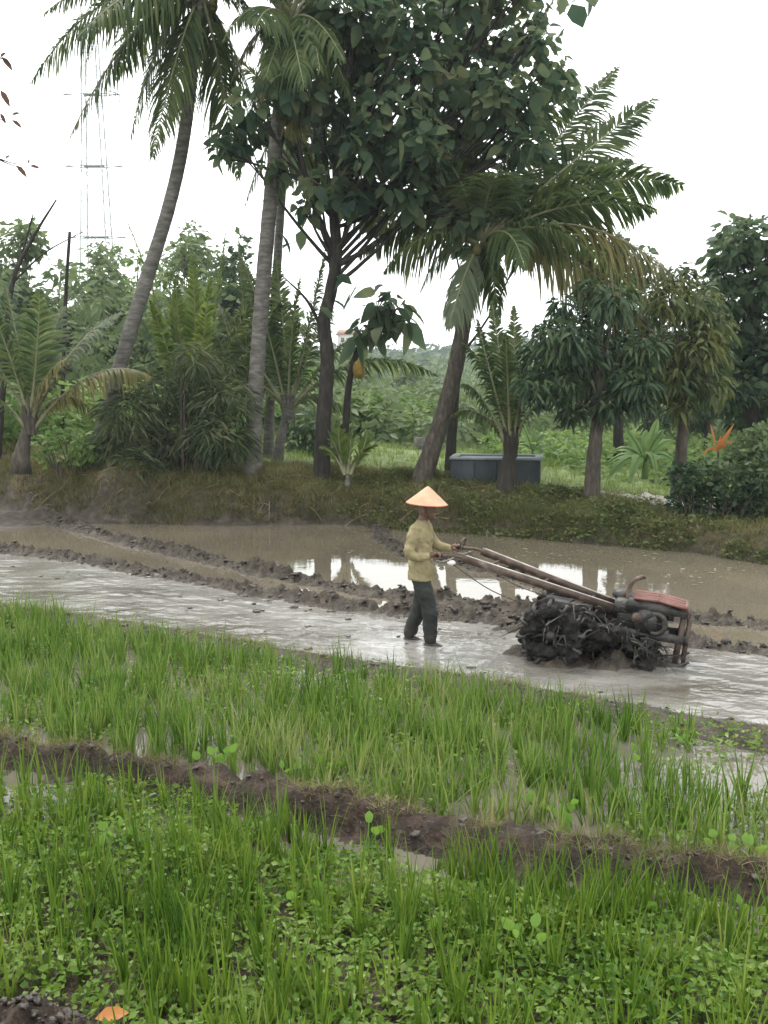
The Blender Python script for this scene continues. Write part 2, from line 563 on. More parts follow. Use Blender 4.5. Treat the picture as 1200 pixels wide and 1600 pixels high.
def groundmat():
    m, nt, n, l, p = newmat('paddy_earth')
    ge = n.new('ShaderNodeNewGeometry')
    def noise(s, d=5):
        k = n.new('ShaderNodeTexNoise'); k.inputs['Scale'].default_value = s; k.inputs['Detail'].default_value = d
        l.new(ge.outputs['Position'], k.inputs['Vector']); return k
    def mul(node, a, b):
        k = n.new('ShaderNodeMath'); k.operation = 'MULTIPLY_ADD'; k.use_clamp = True
        k.inputs[1].default_value = a; k.inputs[2].default_value = b
        l.new(node, k.inputs[0]); return k.outputs[0]
    def mix(f, a, b):
        k = n.new('ShaderNodeMixRGB'); l.new(f, k.inputs[0]); l.new(a, k.inputs[1]); l.new(b, k.inputs[2]); return k.outputs[0]
    def attr(nm):
        k = n.new('ShaderNodeAttribute'); k.attribute_name = nm; return k.outputs['Fac']
    nA = noise(7, 8); nB = noise(1.6, 5)
    mud = ramp(n, [(.020, .016, .011), (.040, .032, .023), (.078, .064, .048)])
    l.new(mul(nA.outputs['Fac'], 2.2, -.6), mud.inputs[0])
    clay = ramp(n, [(.011, .007, .0045), (.028, .0175, .012), (.066, .045, .032)])
    l.new(mul(nA.outputs['Fac'], 2.2, -.6), clay.inputs[0])
    turf = ramp(n, [(.025, .022, .010), (.046, .038, .018), (.075, .06, .032)])
    l.new(mul(nA.outputs['Fac'], 2.2, -.6), turf.inputs[0])
    green = ramp(n, [(.05, .075, .022), (.085, .12, .03), (.13, .16, .05)])
    l.new(mul(nB.outputs['Fac'], 2.4, -.7), green.inputs[0])
    c = mix(attr('clay'), mud.outputs[0], clay.outputs[0])
    c = mix(attr('turf'), c, turf.outputs[0])
    c = mix(attr('meadow'), c, green.outputs[0])
    l.new(c, p.inputs['Base Color'])
    rr = n.new('ShaderNodeMapRange'); rr.inputs['To Min'].default_value = .75; rr.inputs['To Max'].default_value = .42
    l.new(attr('wet'), rr.inputs[0]); l.new(rr.outputs[0], p.inputs['Roughness'])
    p.inputs['Specular IOR Level'].default_value = .22
    b1 = noise(30, 8)
    bp = n.new('ShaderNodeBump'); bp.inputs['Strength'].default_value = .9; bp.inputs['Distance'].default_value = .035
    l.new(b1.outputs['Fac'], bp.inputs['Height']); l.new(bp.outputs[0], p.inputs['Normal'])
    return m


ground = gridmesh('ground', GX, GY, GZ, groundmat())
tag(ground, kind='structure')


def addattr(o, nm, val):
    a = o.data.attributes.new(nm, 'FLOAT', 'POINT')
    a.data.foreach_set('value', val.astype(np.float32).ravel())


_yb2, _yA, _yk = yline(L_b2, GX), yline(L_A, GX), yline(L_bank, GX)
_e = GY - _yk
addattr(ground, 'clay', 1 - sstep(_yb2 - .6, _yb2 - .2, GY))
addattr(ground, 'turf', sstep(.25, .7, _e + .3 * fbm(GX * 3, GY * 3, 77)))
addattr(ground, 'meadow', sstep(3.2, 5.0, _e + 1.0 * fbm(GX * .8, GY * .8, 78)))
addattr(ground, 'wet', np.clip(1 - np.abs(GZ) / .12, 0, 1) * (1 - sstep(.2, .6, _e)))


# ------------------------------------------------------------------ water
def watermat(name, col, rough, b1, b2, dist, spec=.5, stretch=(1, 1, 1), rot=0.0, col2=None, csc=.6):
    m, nt, n, l, p = newmat(name)
    ge = n.new('ShaderNodeTexCoord')
    mp = n.new('ShaderNodeMapping'); mp.inputs['Scale'].default_value = stretch; mp.inputs['Rotation'].default_value = (0, 0, rot)
    l.new(ge.outputs['Object'], mp.inputs['Vector'])
    nz = n.new('ShaderNodeTexNoise'); nz.inputs['Scale'].default_value = csc; nz.inputs['Detail'].default_value = 5
    l.new(mp.outputs[0], nz.inputs['Vector'])
    r = ramp(n, [col, col2 or col])
    k = n.new('ShaderNodeMath'); k.operation = 'MULTIPLY_ADD'; k.inputs[1].default_value = 2.4; k.inputs[2].default_value = -.7
    l.new(nz.outputs['Fac'], k.inputs[0]); l.new(k.outputs[0], r.inputs[0]); l.new(r.outputs[0], p.inputs['Base Color'])
    p.inputs['Roughness'].default_value = rough
    p.inputs['IOR'].default_value = 1.33
    p.inputs['Specular IOR Level'].default_value = spec
    w = n.new('ShaderNodeTexNoise'); w.inputs['Scale'].default_value = b1; w.inputs['Detail'].default_value = 4
    l.new(mp.outputs[0], w.inputs['Vector'])
    bp = n.new('ShaderNodeBump'); bp.inputs['Strength'].default_value = b2; bp.inputs['Distance'].default_value = dist
    l.new(w.outputs['Fac'], bp.inputs['Height']); l.new(bp.outputs[0], p.inputs['Normal'])
    return m


def strip(name, lo, hi, zf, mat, res=.09, xr=(-14, 14), nyy=60):
    X = np.arange(xr[0], xr[1], res)
    a, b = lo(X), hi(X)
    t = np.linspace(0, 1, nyy)[:, None]
    Y = a[None] + (b - a)[None] * t
    XX = np.broadcast_to(X[None], Y.shape)
    o = gridmesh(name, XX, Y, zf(XX, Y), mat)
    return tag(o, kind='structure')


M_pond = watermat('pond_surface', (.092, .079, .058), .025, 3.0, .08, .02, .5, (1, 1, 1), 0, (.125, .107, .079), .5)
M_slurry = watermat('slurry_surface', (.07, .062, .05), .11, 3.6, .55, .06, 1.0, (.8, 1.15, 1), R(33), (.23, .225, .21), .9)
M_padwater = watermat('paddy_water_surface', (.09, .085, .07), .05, 6, .25, .02, .5, (1, 1, 1), 0, (.12, .105, .085), .8)


def slz(X, Y):
    u, v = X * .84 - Y * .54, X * .54 + Y * .84
    return .004 + .022 * fbm(u * 1.6, v * 3.4, 61, 4) + .007 * fbm(u * 6, v * 7, 66, 3)


strip('tilled_water', lambda X: yline(L_b2, X), lambda X: yline(L_A, X) + .02, slz, M_slurry, .06, (-13, 13), 120)
strip('pond_water', lambda X: yline(L_A, X) + .025, lambda X: yline(L_bank, X) + 1.0, lambda X, Y: 0 * X, M_pond, .25, (-14, 14), 30)
strip('paddy_water', lambda X: yline(L_b1, X) + .004, lambda X: yline(L_b2, X) - .004, lambda X, Y: 0 * X - .012, M_padwater, .25, (-13, 13), 20)
strip('channel_water', lambda X: 0 * X + 2.0, lambda X: yline(L_b1, X), lambda X, Y: 0 * X - .035, M_padwater, .25, (-9, 9), 20)

# ------------------------------------------------------------------ palms
def bez(a, b, c, n):
    t = np.linspace(0, 1, n)[:, None]
    return a * (1 - t) ** 2 + 2 * b * t * (1 - t) + c * t * t


def frond_mb(C, T, lift, ll, droop, npair=52, start=.11, w=.045, bent=0.0):
    mb = MB()
    C, T = np.asarray(C, float), np.asarray(T, float)
    mid = C + (T - C) * .5 + np.array([0, 0, lift]) + (RNG.random(3) - .5) * .3
    P = bez(C, mid, T, 24)
    Ln = np.sum(np.linalg.norm(np.diff(P, axis=0), axis=1))
    tube(mb, P, [.055, .026, .016, .006], 5, 1, False)
    ts = np.linspace(start, .995, npair) + (RNG.random(npair) - .5) * .008
    ts = np.clip(ts, 0, 1)
    Q = np.stack([np.interp(ts, np.linspace(0, 1, 24), P[:, i]) for i in range(3)], 1)
    G = nrm(np.stack([np.interp(ts, np.linspace(0, 1, 24), np.gradient(P[:, i])) for i in range(3)], 1))
    S = nrm(np.cross(G, np.array([0, 0, 1.0]) + 1e-3))
    tw = bent                                # twist of the leaf plane
    Nn = np.cross(S, G)
    S = S * math.cos(tw) + Nn * math.sin(tw)
    prof = np.clip(np.sin(np.pi * np.clip((ts - start) / (1 - start), 0, 1) ** .75 * .93 + .14), .12, 1)
    for sg in (-1, 1):
        k = RNG.random(npair) > .05
        j = (RNG.random((npair, 3)) - .5)
        D = nrm(S * sg * .8 + G * (.45 + .3 * ts[:, None]) + np.array([0, 0, .10]) + j * .38)
        L = ll * prof * (.7 + .5 * RNG.random(npair))
        dz = droop * (.7 + .6 * RNG.random(npair))[:, None]
        B = np.array([0, 0, -1.0]) * dz - D * dz * .35
        SS = nrm(np.cross(D, np.cross(S * sg, G)) + 1e-4)
        SS = nrm(G - D * np.sum(G * D, 1, keepdims=True) + j * .5)
        blades(mb, Q[k], D[k], B[k], SS[k], L[k], w, 3, 0, 'leaflet')
    return mb


def palm(label, Y, trunk, rad, crown, fronds, mat=None, grp='coconut palms along the bank', ll=.62, barkm=None, name='coconut_palm', tops=5, toplen=3.2, w=.052, coco=0, old=None, twist=(.15, .6)):
    mat = mat or M_palm
    base = atY(*trunk[0], Y)
    root = thing(name, label, 'palm tree', base, grp)
    P = catmull([atY(x, y, Y) for x, y in trunk], 7)
    P[0][2] -= .25
    mb = MB()
    n = len(P)
    tube(mb, P, np.concatenate([[rad[0] * 1.35, rad[0] * 1.08], np.linspace(rad[0], rad[1], 8)]), 12, 0, True, .07)
    # leaf scars: shallow rings
    Lt = np.linalg.norm(P[-1] - P[0])
    m2 = int(Lt / .22)
    if m2 > 6:
        for t in np.linspace(.05, .97, m2):
            i = t * (n - 1); a = int(i); f = i - a
            c = P[a] * (1 - f) + P[min(a + 1, n - 1)] * f
            d = P[min(a + 1, n - 1)] - P[a]
            rr = np.interp(t, [0, .1, 1], [rad[0] * 1.15, rad[0], rad[1]])
            ring_rot(mb, c, d, rr * .9, rr * 1.035, .03, 12)
    if tops == 0 and trunk[0][1] - crown[1] > 20:      # clasping leaf bases round the heart
        c0 = atY(*crown, Y)
        for q in range(9):
            a = q * .698
            d = np.array([math.cos(a), math.sin(a), 0])
            tube(mb, catmull([c0 + d * .07 - [0, 0, .32], c0 + d * .11, c0 + d * .15 + [0, 0, .3]], 3), [.07, .06, .02], 6, 0, False)
    build('trunk', mb, barkm or M_bark, root, True)
    C = atY(*crown, Y)
    for f in fronds:
        px, py, dY, lift = f[:4]
        dr = f[4] if len(f) > 4 else .45
        m = f[5] if len(f) > 5 else mat
        T = atY(px, py, Y + dY)
        o = C + nrm(T - C) * .08 + np.array([0, 0, RNG.uniform(-.26, .02) if tops == 0 and trunk[0][1] - crown[1] > 20 else -.05])
        Lf = np.linalg.norm(T - C)
        build('frond', frond_mb(o, T, lift, min(ll, Lf * .3), dr, max(30, int(24 * Lf)), w=w, bent=RNG.choice([-1, 1]) * RNG.uniform(*twist)), [m, M_rachis], root)
    for i in range(tops):
        a = 2 * math.pi * (i + .3) / max(1, tops)
        T = C + np.array([math.cos(a) * toplen * .7, math.sin(a) * toplen * .7, toplen * (.35 + .4 * RNG.random())])
        build('frond', frond_mb(C, T, .5, ll, .35, int(22 * toplen), w=w), [mat, M_rachis], root)
    if coco:
        for i in range(coco):
            mb = MB()
            c = C + np.array([math.cos(i * 2.2) * .26, math.sin(i * 2.2) * .26, -.22 - .08 * (i % 2)])
            sphere(mb, c, (.1, .1, .13), 8, 6)
            build('coconut', mb, M_palm_old, root, True)
    return root


def sphere(mb, c, r, seg=10, rings=7, mat=0, noise=0.0):
    V = [(0, 0, -1)]
    for i in range(1, rings):
        ph = -math.pi / 2 + math.pi * i / rings
        for k in range(seg):
            a = 2 * math.pi * k / seg
            V.append((math.cos(ph) * math.cos(a), math.cos(ph) * math.sin(a), math.sin(ph)))
    V.append((0, 0, 1))
    fs = []
    for k in range(seg):
        fs.append((0, 1 + (k + 1) % seg, 1 + k))
        b = 1 + (rings - 2) * seg
        fs.append((len(V) - 1, b + k, b + (k + 1) % seg))
    for i in range(rings - 2):
        for k in range(seg):
            a, b = 1 + i * seg + k, 1 + i * seg + (k + 1) % seg
            fs.append((a, b, b + seg, a + seg))
    V = np.array(V)
    if noise: V = V * (1 + noise * (RNG.random((len(V), 1)) - .5))
    mb.addmesh(V * np.array(r) + np.array(c), fs, mat)


O, Yg, G_ = M_palm_old, M_palm_young, M_palm_grey
palm('tall coconut palm with a long curved leaning grey trunk rising beside the bamboo bush', 23.0,
     [(150, 722), (168, 645), (195, 545), (228, 440), (262, 330), (283, 240), (296, 150), (303, 60), (310, 0)], (.165, .12), (314, -15),
     [(48, 130, -1.2, 1.5, .8), (110, 212, -1.0, 1.5, .8), (238, 245, -.9, .9, .7), (205, 215, .8, 1.1, .7), (372, 278, .8, .7, .8), (352, 150, 1.2, .8, .8),
      (70, 20, .5, 1.1, .7), (150, -90, .5, .7), (440, 110, -.8, 1.2, .7), (455, 20, -1, 1.2, .6), (520, -60, .6, 1, .5), (265, 190, 1.5, .8, .9),
      (120, 60, -2, 1.2, .8), (400, 170, 1, .9, .8), (180, 120, 1.6, 1.2, .8)], ll=1.0, tops=7, toplen=3.6, coco=5)
palm('upright coconut palm whose yellowing old fronds droop straight down its pale trunk', 22.4,
     [(393, 752), (399, 620), (408, 480), (420, 340), (432, 220), (442, 120), (448, 60)], (.165, .14), (452, 30),
     [(405, 168, -.9, .5, .8, O), (455, 220, -.9, .5, .8, O), (492, 240, -.3, .6, .8, O), (548, 155, -.6, .9, .8), (590, 75, 0, .9, .7), (362, 125, .4, .8, .8, O),
      (430, 150, -1.6, .6, .8), (525, 190, .8, .8, .8), (400, 40, -2.4, .7, .7), (385, 205, .9, .8, .8), (415, 120, -1.9, .6, .8), (604, 125, .6, 1.0, .7), (562, 15, -1, .9, .6), (475, 135, -2.2, .7, .8), (538, 95, -1.6, .9, .8), (348, 65, -.6, .9, .7), (440, 95, 1.2, .9, .8), (500, 60, 1.0, 1., .7), (580, -50, .5, .8), (330, -30, .5, .9), (500, 110, -2, .8, .8), (470, 185, 1.2, .7, .9)],
     ll=.95, tops=7, toplen=3.2, coco=4)
palm('slim pale palm trunk standing close behind the upright palm with drooping yellow fronds', 26.5,
     [(418, 738), (425, 560), (434, 400), (441, 300), (448, 210)], (.12, .09), (450, 185),
     [(380, 330, 0, .8, .8), (500, 330, .5, .8, .8), (360, 240, .5, .9), (530, 230, .4, .9), (430, 320, -1, .6, .9), (470, 300, 1, .6, .9)], ll=.6, tops=4, toplen=2.4)
palm('young coconut palm with upright bright yellow green fronds above the bamboo bush', 24.3,
     [(300, 740), (300, 700), (301, 670)], (.16, .07), (301, 668),
     [(196, 338, .3, .2, .15), (258, 396, -.4, .1, .15), (352, 366, .2, -.1, .15), (300, 400, .5, .1, .15), (420, 440, .3, .5, .3, M_palm), (235, 470, -.8, .5, .3), (410, 545, -.6, .8, .5, M_palm),
      (330, 430, -.9, .1, .2), (275, 430, .9, .1, .15), (385, 480, 1, .5, .4, M_palm)], mat=Yg, ll=.5, tops=0, w=.06, name='young_palm', grp='young palms along the bank')
palm('young stemless palm with arching browned fronds beside the earth heap', 22.2,
     [(32, 722), (38, 690), (46, 655)], (.17, .07), (47, 655),
     [(8, 445, .5, .3, .4, M_palm), (62, 452, -.3, .2, .3), (188, 490, -.4, .7, .4, G_), (105, 560, -.8, .7, .8, O), (238, 590, -.5, 1.1, .8, O), (-50, 520, .3, .7, .5), (-70, 610, -.5, .8, .6), (150, 655, .4, .9, .7, O), (100, 480, .8, .3, .3, G_), (-20, 470, -.6, .4, .4)],
     mat=M_palm, ll=.75, tops=0, name='young_palm', grp='young palms along the bank', barkm=M_bark_b)
palm('spreading palm with pale bowed stalks seen behind the thick dark trunk', 25.0,
     [(430, 748), (438, 690), (448, 640)], (.15, .07), (450, 636),
     [(686, 588, -.3, 1.5, .6), (508, 392, .2, .4, .4), (372, 395, .4, .3, .3), (340, 520, .2, .8, .5), (560, 660, -.6, 1.0, .6), (430, 400, .8, .1, .3), (590, 520, .8, 1.0, .6), (360, 620, -.6, .9, .6), (470, 430, -.5, .2, .4), (520, 480, 1.2, .6, .5)],
     ll=.6, tops=0, name='young_palm', grp='young palms along the bank')
palm('dark young palm with tall arching fronds directly behind the upright palm trunk', 26.0,
     [(388, 742), (390, 690), (393, 640)], (.16, .08), (393, 640),
     [(322, 425, .3, .5, .4), (372, 372, -.2, .2, .4), (428, 420, .3, .3, .4), (468, 505, -.3, .8, .6), (325, 560, -.4, .9, .7), (450, 600, .4, .9, .7), (345, 480, .7, .6, .5), (410, 390, .9, .2, .4), (300, 500, -.2, .9, .6), (440, 470, -.6, .5, .5)],
     ll=.75, tops=0, name='young_palm', grp='young palms along the bank')
palm('leaning coconut palm with a wide crown of fronds behind the farmer in the pointed hat', 21.9,
     [(655, 762), (675, 702), (692, 650), (708, 590), (722, 520), (732, 455), (740, 400)], (.19, .14), (750, 375),
     [(1022, 155, .6, .15, .3), (1066, 290, .2, 1.2, .4), (1024, 328, -.7, .9, .45), (985, 250, 1.1, .7, .4), (940, 350, .3, .9, .5), (1000, 470, .8, 1.6, .6), (690, 240, -.6, .5, .4), (800, 200, -.5, .3, .4), (1122, 505, -.4, 2.0, .75, O), (1036, 548, -1.0, 1.5, .7, O), (742, 170, .5, .1, .4), (640, 290, .4, .6, .5), (562, 400, .5, 1.0, .8), (600, 425, -.9, .9, .9),
      (655, 460, .6, .8, .8, G_), (700, 512, -.9, .5, .9, G_), (965, 105, 1.2, .4, .4), (880, 95, .3, .2, .4), (925, 395, -1.5, .8, .7), (505, 300, 1, .9, .6), (660, 190, 1, .5, .4), (820, 420, -2, .8, .7), (780, 500, 1.2, .8, .8)],
     ll=1.1, tops=3, toplen=2.6, w=.06, twist=(.5, 1.05), barkm=M_bark_b, coco=4)
palm('short stout palm with steep dark fronds growing against the concrete water tank', 20.9,
     [(791, 770), (794, 735), (797, 700), (799, 668)], (.2, .04), (798, 690),
     [(768, 470, .3, .1, .3), (803, 478, .5, 0, .3), (850, 555, .3, .4, .4), (722, 600, -.3, .7, .6), (722, 535, .3, .5, .5), (862, 640, -.3, .7, .6), (705, 650, .5, .9, .7), (838, 500, -.4, .2, .4), (746, 500, -.4, .2, .4), (790, 520, -1.2, .3, .4)],
     mat=M_palm, ll=.5, tops=0, name='young_palm', grp='young palms along the bank', barkm=M_bark_d)
palm('small lime green coconut seedling at the foot of the thick dark trunk', 21.6,
     [(543, 755), (543, 748), (543, 742)], (.05, .04), (543, 742),
     [(512, 672, .1, .1, .15), (575, 672, .1, .1, .15), (552, 655, -.1, .05, .1), (530, 660, .2, .05, .1), (592, 695, -.1, .2, .2), (500, 700, -.2, .2, .2)], mat=Yg, ll=.4, tops=0, name='palm_seedling', grp='young palms along the bank', w=.05)


# ------------------------------------------------------------------ broad-leaved trees
def leafcloud(mb, Cs, rs, dens, ll, lw, droop=.35, detail=2, mat=0, flat=.75, zlo=-.5, zhi=.6, fold=.12, shell=.55):
    for c, r in zip(Cs, rs):
        n = max(6, int(dens * r * r))
        u = rdir(n)
        rad = r * (shell + (1 - shell) * RNG.random(n) ** .6)
        rad *= 1 + .35 * (fbm(u[:, 0] * 1.7 + c[0], u[:, 1] * 1.7 + u[:, 2] + c[2], 5, 2))
        P = c + u * rad[:, None] * np.array([1, .9, flat])
        D = nrm(u * .7 + rdir(n, zlo, zhi) * .9 + np.array([0, 0, -droop * .5]))
        N = nrm(rdir(n, .1, 1) + u * .4)
        L = ll * (.5 + .9 * RNG.random(n))
        leaves(mb, P, D, N, L, L * lw / ll, fold, droop, detail, mat)


def tree(name, label, cat, Y, trunk, rad, clumps, leafm, barkm, dens, ll, lw, grp=None, droop=.35, detail=2, dY=1.0, flat=.75, branch=True, extra=None, fill=.35, crown='crown'):
    base = atY(*trunk[0], Y)
    root = thing(name, label, cat, base, grp)
    P = catmull([atY(x, y, Y) for x, y in trunk], 5)
    P[0][2] -= .3
    mb = MB()
    tube(mb, P, np.concatenate([[rad[0] * 1.3], np.linspace(rad[0] * 1.05, rad[1], 9)]), 10, 0, True, .14)
    Cs, rs = [], []
    for (px, py, r) in clumps:
        dz = (RNG.random() - .5) * 2 * dY
        c = atY(px, py, Y + dz)
        Cs.append(c); rs.append(r * pxm(Y))
        if branch:
            k = int(len(P) * (.55 + .4 * RNG.random()))
            a = P[min(k, len(P) - 1)]
            m = a * .5 + c * .5 + np.array([0, 0, -.15 * np.linalg.norm(c - a) + .1]) + (RNG.random(3) - .5) * .3
            B = bez(a, m, c, 8)
            tube(mb, B, [rad[1] * .55, rad[1] * .3, .018], 6, 0, False, .1)
            for _ in range(4):
                e = c + rdir(1)[0] * r * pxm(Y) * .8
                tube(mb, bez(B[5], (B[6] + e) / 2, e, 5), [.018, .008], 4, 0, False)
    build('trunk', mb, barkm, root, True)
    mb = MB()
    leafcloud(mb, Cs, rs, dens, ll, lw, droop, detail, flat=flat, shell=fill)
    if extra: extra(mb)
    build(crown, mb, leafm, root)
    return root


teak_cl = [(368, 214, 34), (345, 232, 22), (400, 200, 26), (425, 262, 22), (395, 160, 24), (462, 140, 44), (490, 225, 48), (535, 165, 55), (478, 318, 22), (590, 80, 60), (615, 190, 62), (555, 280, 42), (595, 335, 40),
           (690, 60, 70), (690, 175, 72), (640, 290, 46), (790, 50, 58), (785, 150, 62), (860, 115, 38), (885, 140, 24), (735, 255, 48), (815, 225, 34), (735, -30, 70), (600, -40, 70), (500, 60, 38), (660, -60, 70),
           (730, 335, 34), (655, 120, 60), (745, 110, 58), (570, 130, 50), (830, 170, 36), (850, 60, 26), (790, 300, 30), (535, 230, 40), (690, 320, 36), (655, 230, 50), (800, -50, 60), (450, 200, 26), (560, 60, 50), (540, 20, 46), (520, 110, 40), (580, 230, 46), (620, 250, 44), (500, 290, 34), (540, 310, 30), (470, 20, 40), (640, 40, 60), (745, 200, 50), (670, 260, 40), (850, 10, 22)]


def teak_extra(mb):
    c = np.array([atY(x, y, 22.2 + .3 * RNG.standard_normal()) for x, y in [(535, 437), (542, 430), (525, 432), (515, 468), (498, 478), (508, 490), (470, 360), (462, 380), (440, 365), (560, 445), (548, 456)]])
    n = len(c)
    leaves(mb, c, rdir(n, -.9, .1), rdir(n, .2, 1), .38, .26, .1, .4)
    # a few big leaves on the twig that reaches past the crown
    q = np.array([atY(x, y, 21.5) for x, y in [(893, 6), (925, -22), (915, -14), (885, -8)]])
    leaves(mb, q, np.array([[.3, -.2, -.6], [-.15, -.1, -1.], [.2, -.4, -.5], [-.3, .2, -.8]]), np.array([[0, -1, .4], [1, -.5, .2], [.3, -1, .2], [0, -1, .3]]), np.array([.5, .55, .45, .35]), np.array([.42, .3, .36, .2]), .06, .2)


tk = tree('teak_tree', 'big tree with a thick dark trunk and a high crown of large drooping leaves', 'tree', 22.3,
          [(502, 758), (504, 690), (508, 620), (512, 560), (506, 505), (518, 450), (526, 395), (522, 330), (530, 270), (560, 200)], (.165, .095), teak_cl,
          M_teak, M_bark_d, 250, .27, .21, dY=1.6, droop=.45, detail=3, extra=teak_extra, fill=.12)
mb = MB()
tube(mb, catmull([atY(800, -40, 22.0), atY(860, -60, 21.7), atY(905, -45, 21.5), atY(935, -30, 21.5), atY(893, 4, 21.5)], 5), [.04, .012], 5)
tube(mb, catmull([atY(522, 340, 22.3), atY(600, 250, 22.5), atY(680, 150, 22.5), atY(740, 40, 22.3)], 6), [.1, .035], 7)
tube(mb, catmull([atY(524, 400, 22.3), atY(495, 330, 22.1), atY(470, 240, 22), atY(462, 160, 22)], 6), [.07, .025], 7)
tube(mb, catmull([atY(505, 520, 22.3), atY(480, 470, 22.2), atY(440, 430, 22.2)], 6), [.05, .012], 6)
build('limb', mb, M_bark_d, tk, True)

jf = tree('jackfruit_tree', 'slender tree with a few ragged dark leaf clumps and one hanging yellow fruit', 'tree', 23.8,
          [(536, 745), (540, 670), (547, 590), (566, 530), (592, 490)], (.09, .05), [(598, 470, 22), (620, 482, 22), (580, 500, 26), (605, 515, 16), (632, 500, 12), (560, 520, 18)],
          M_teak, M_bark_d, 150, .42, .26, dY=.4, droop=.7, detail=3)
mb = MB(); sphere(mb, atY(561, 577, 23.5), (.145, .145, .21), 14, 10, 0, .06)
build('fruit', mb, noisemat('fruit_skin', [(.10, .075, .015), (.20, .13, .02), (.27, .17, .03)], 14, .7, .3, .5, 60), jf, True)

tree('slender_tree', 'slender straight trunk standing close behind the leaning palm and the tank', 'tree', 24.0,
     [(702, 752), (706, 680), (712, 600), (718, 500), (726, 420)], (.125, .07), [(700, 350, 36), (745, 330, 44), (790, 345, 40), (760, 390, 30), (820, 370, 30)],
     M_dark, M_bark_d, 300, .34, .18, dY=.6)
tree('mango_tree', 'dark dense mango tree with drooping leaves between the tank and the hedge', 'tree', 20.3,
     [(924, 786), (927, 730), (932, 670), (938, 610), (935, 560)], (.145, .1),
     [(845, 560, 36), (885, 525, 42), (930, 500, 40), (975, 545, 46), (870, 600, 40), (925, 585, 48), (990, 595, 38), (832, 600, 24), (1005, 545, 30), (895, 642, 22), (950, 632, 30), (860, 520, 34), (905, 560, 46), (1000, 630, 20), (930, 455, 34), (960, 470, 30), (880, 480, 24)],
     M_mango, M_bark_b, 1150, .21, .062, dY=.9, droop=.75, fill=.2)
tree('mango_tree', 'mango tree with a sunlit yellow green top above the clipped dark hedge', 'tree', 21.2,
     [(1060, 765), (1063, 720), (1068, 665), (1074, 620), (1074, 570)], (.13, .09),
     [(1045, 465, 40), (1085, 475, 42), (1030, 540, 42), (1085, 545, 46), (1050, 590, 42), (1100, 600, 36), (1120, 560, 26), (1020, 600, 30), (1062, 635, 22), (1110, 510, 34), (1065, 430, 24), (1125, 600, 18)],
     M_mango_l, M_bark_b, 1150, .21, .062, dY=.8, droop=.75, fill=.2)
tree('broadleaf_tree', 'tall dark broad-leaved tree rising behind the hedge and sunlit mango', 'tree', 27.0,
     [(1180, 760), (1176, 660), (1168, 540), (1172, 440)], (.2, .12),
     [(1140, 385, 28), (1175, 372, 34), (1205, 375, 40), (1135, 432, 28), (1175, 425, 36), (1215, 440, 44), (1150, 485, 36), (1195, 500, 42), (1165, 550, 40), (1205, 560, 44), (1150, 600, 36), (1190, 620, 42), (1240, 420, 50), (1250, 520, 55), (1150, 360, 30), (1125, 400, 26), (1130, 470, 32), (1140, 540, 36), (1130, 620, 30), (1240, 620, 50), (1155, 650, 28)],
     M_dark, M_bark_d, 330, .32, .18, dY=1.2)
tree('broadleaf_tree', 'dark treetop showing over the yellowing palm fronds behind both mangoes', 'tree', 31.0,
     [(968, 745), (965, 640), (962, 520), (962, 420)], (.16, .08), [(955, 385, 22), (978, 400, 24), (940, 410, 20), (965, 440, 36), (1010, 430, 22), (1012, 395, 10), (930, 450, 28)],
     M_dark, M_bark_d, 330, .3, .16, dY=.8)


# ------------------------------------------------------------------ shrubs and small plants
def shrub(name, label, cat, Y, base, stems, clumps, leafm, dens, ll, lw, grp=None, droop=.3, detail=1, dY=.5, barkm=None, flat=.85, fill=.3, zlo=-.4, zhi=.8):
    root = thing(name, label, cat, atY(*base, Y), grp)
    b0 = atY(*base, Y)
    mb = MB()
    Cs, rs = [], []
    for (px, py, r) in clumps:
        c = atY(px, py, Y + (RNG.random() - .5) * 2 * dY)
        Cs.append(c); rs.append(r * pxm(Y))
        a = b0 + np.array([(c[0] - b0[0]) * .45, (RNG.random() - .5) * .3, -.25])
        for k in range(stems):
            e = c + rdir(1)[0] * r * pxm(Y) * .7
            tube(mb, bez(a, a * .6 + e * .4 + np.array([0, 0, .2]), e, 7), [.022, .007], 5, 0, False)
    build('stems', mb, barkm or M_bark_b, root, True)
    mb = MB()
    leafcloud(mb, Cs, rs, dens, ll, lw, droop, detail, flat=flat, shell=fill, zlo=zlo, zhi=zhi)
    build('foliage', mb, leafm, root)
    return root


shrub('bamboo_bush', 'dark bushy bamboo with slender leaves between the curved and upright palms', 'bush', 22.3, (270, 748), 5,
      [(195, 640, 40), (250, 612, 44), (310, 610, 46), (355, 620, 36), (175, 690, 30), (225, 690, 46), (285, 680, 50), (340, 675, 40), (215, 725, 30), (270, 728, 34), (320, 728, 30), (365, 690, 24), (300, 560, 30), (340, 570, 26)],
      M_bamboo, 1300, .30, .045, droop=.7, dY=.6)
shrub('hedge_shrub', 'dense dark green hedge shrub on the bank below the orange-leaved plant', 'shrub', 18.4, (1110, 825), 5,
      [(1065, 745, 26), (1100, 745, 32), (1140, 755, 36), (1070, 785, 28), (1110, 785, 34), (1150, 795, 34), (1190, 790, 40), (1060, 810, 18), (1190, 745, 34), (1230, 780, 44), (1130, 815, 22), (1175, 825, 24), (1240, 830, 40)],
      M_mango, 3200, .12, .07, droop=.2, dY=.35)
shrub('hedge_shrub', 'rounded light green shrub top rising out of the dark hedge', 'shrub', 18.9, (1185, 800), 4,
      [(1170, 695, 26), (1195, 680, 22), (1150, 712, 20), (1210, 705, 30), (1180, 720, 28)],
      M_pale, 3000, .12, .075, droop=.2, dY=.3)
Y0 = 37.0
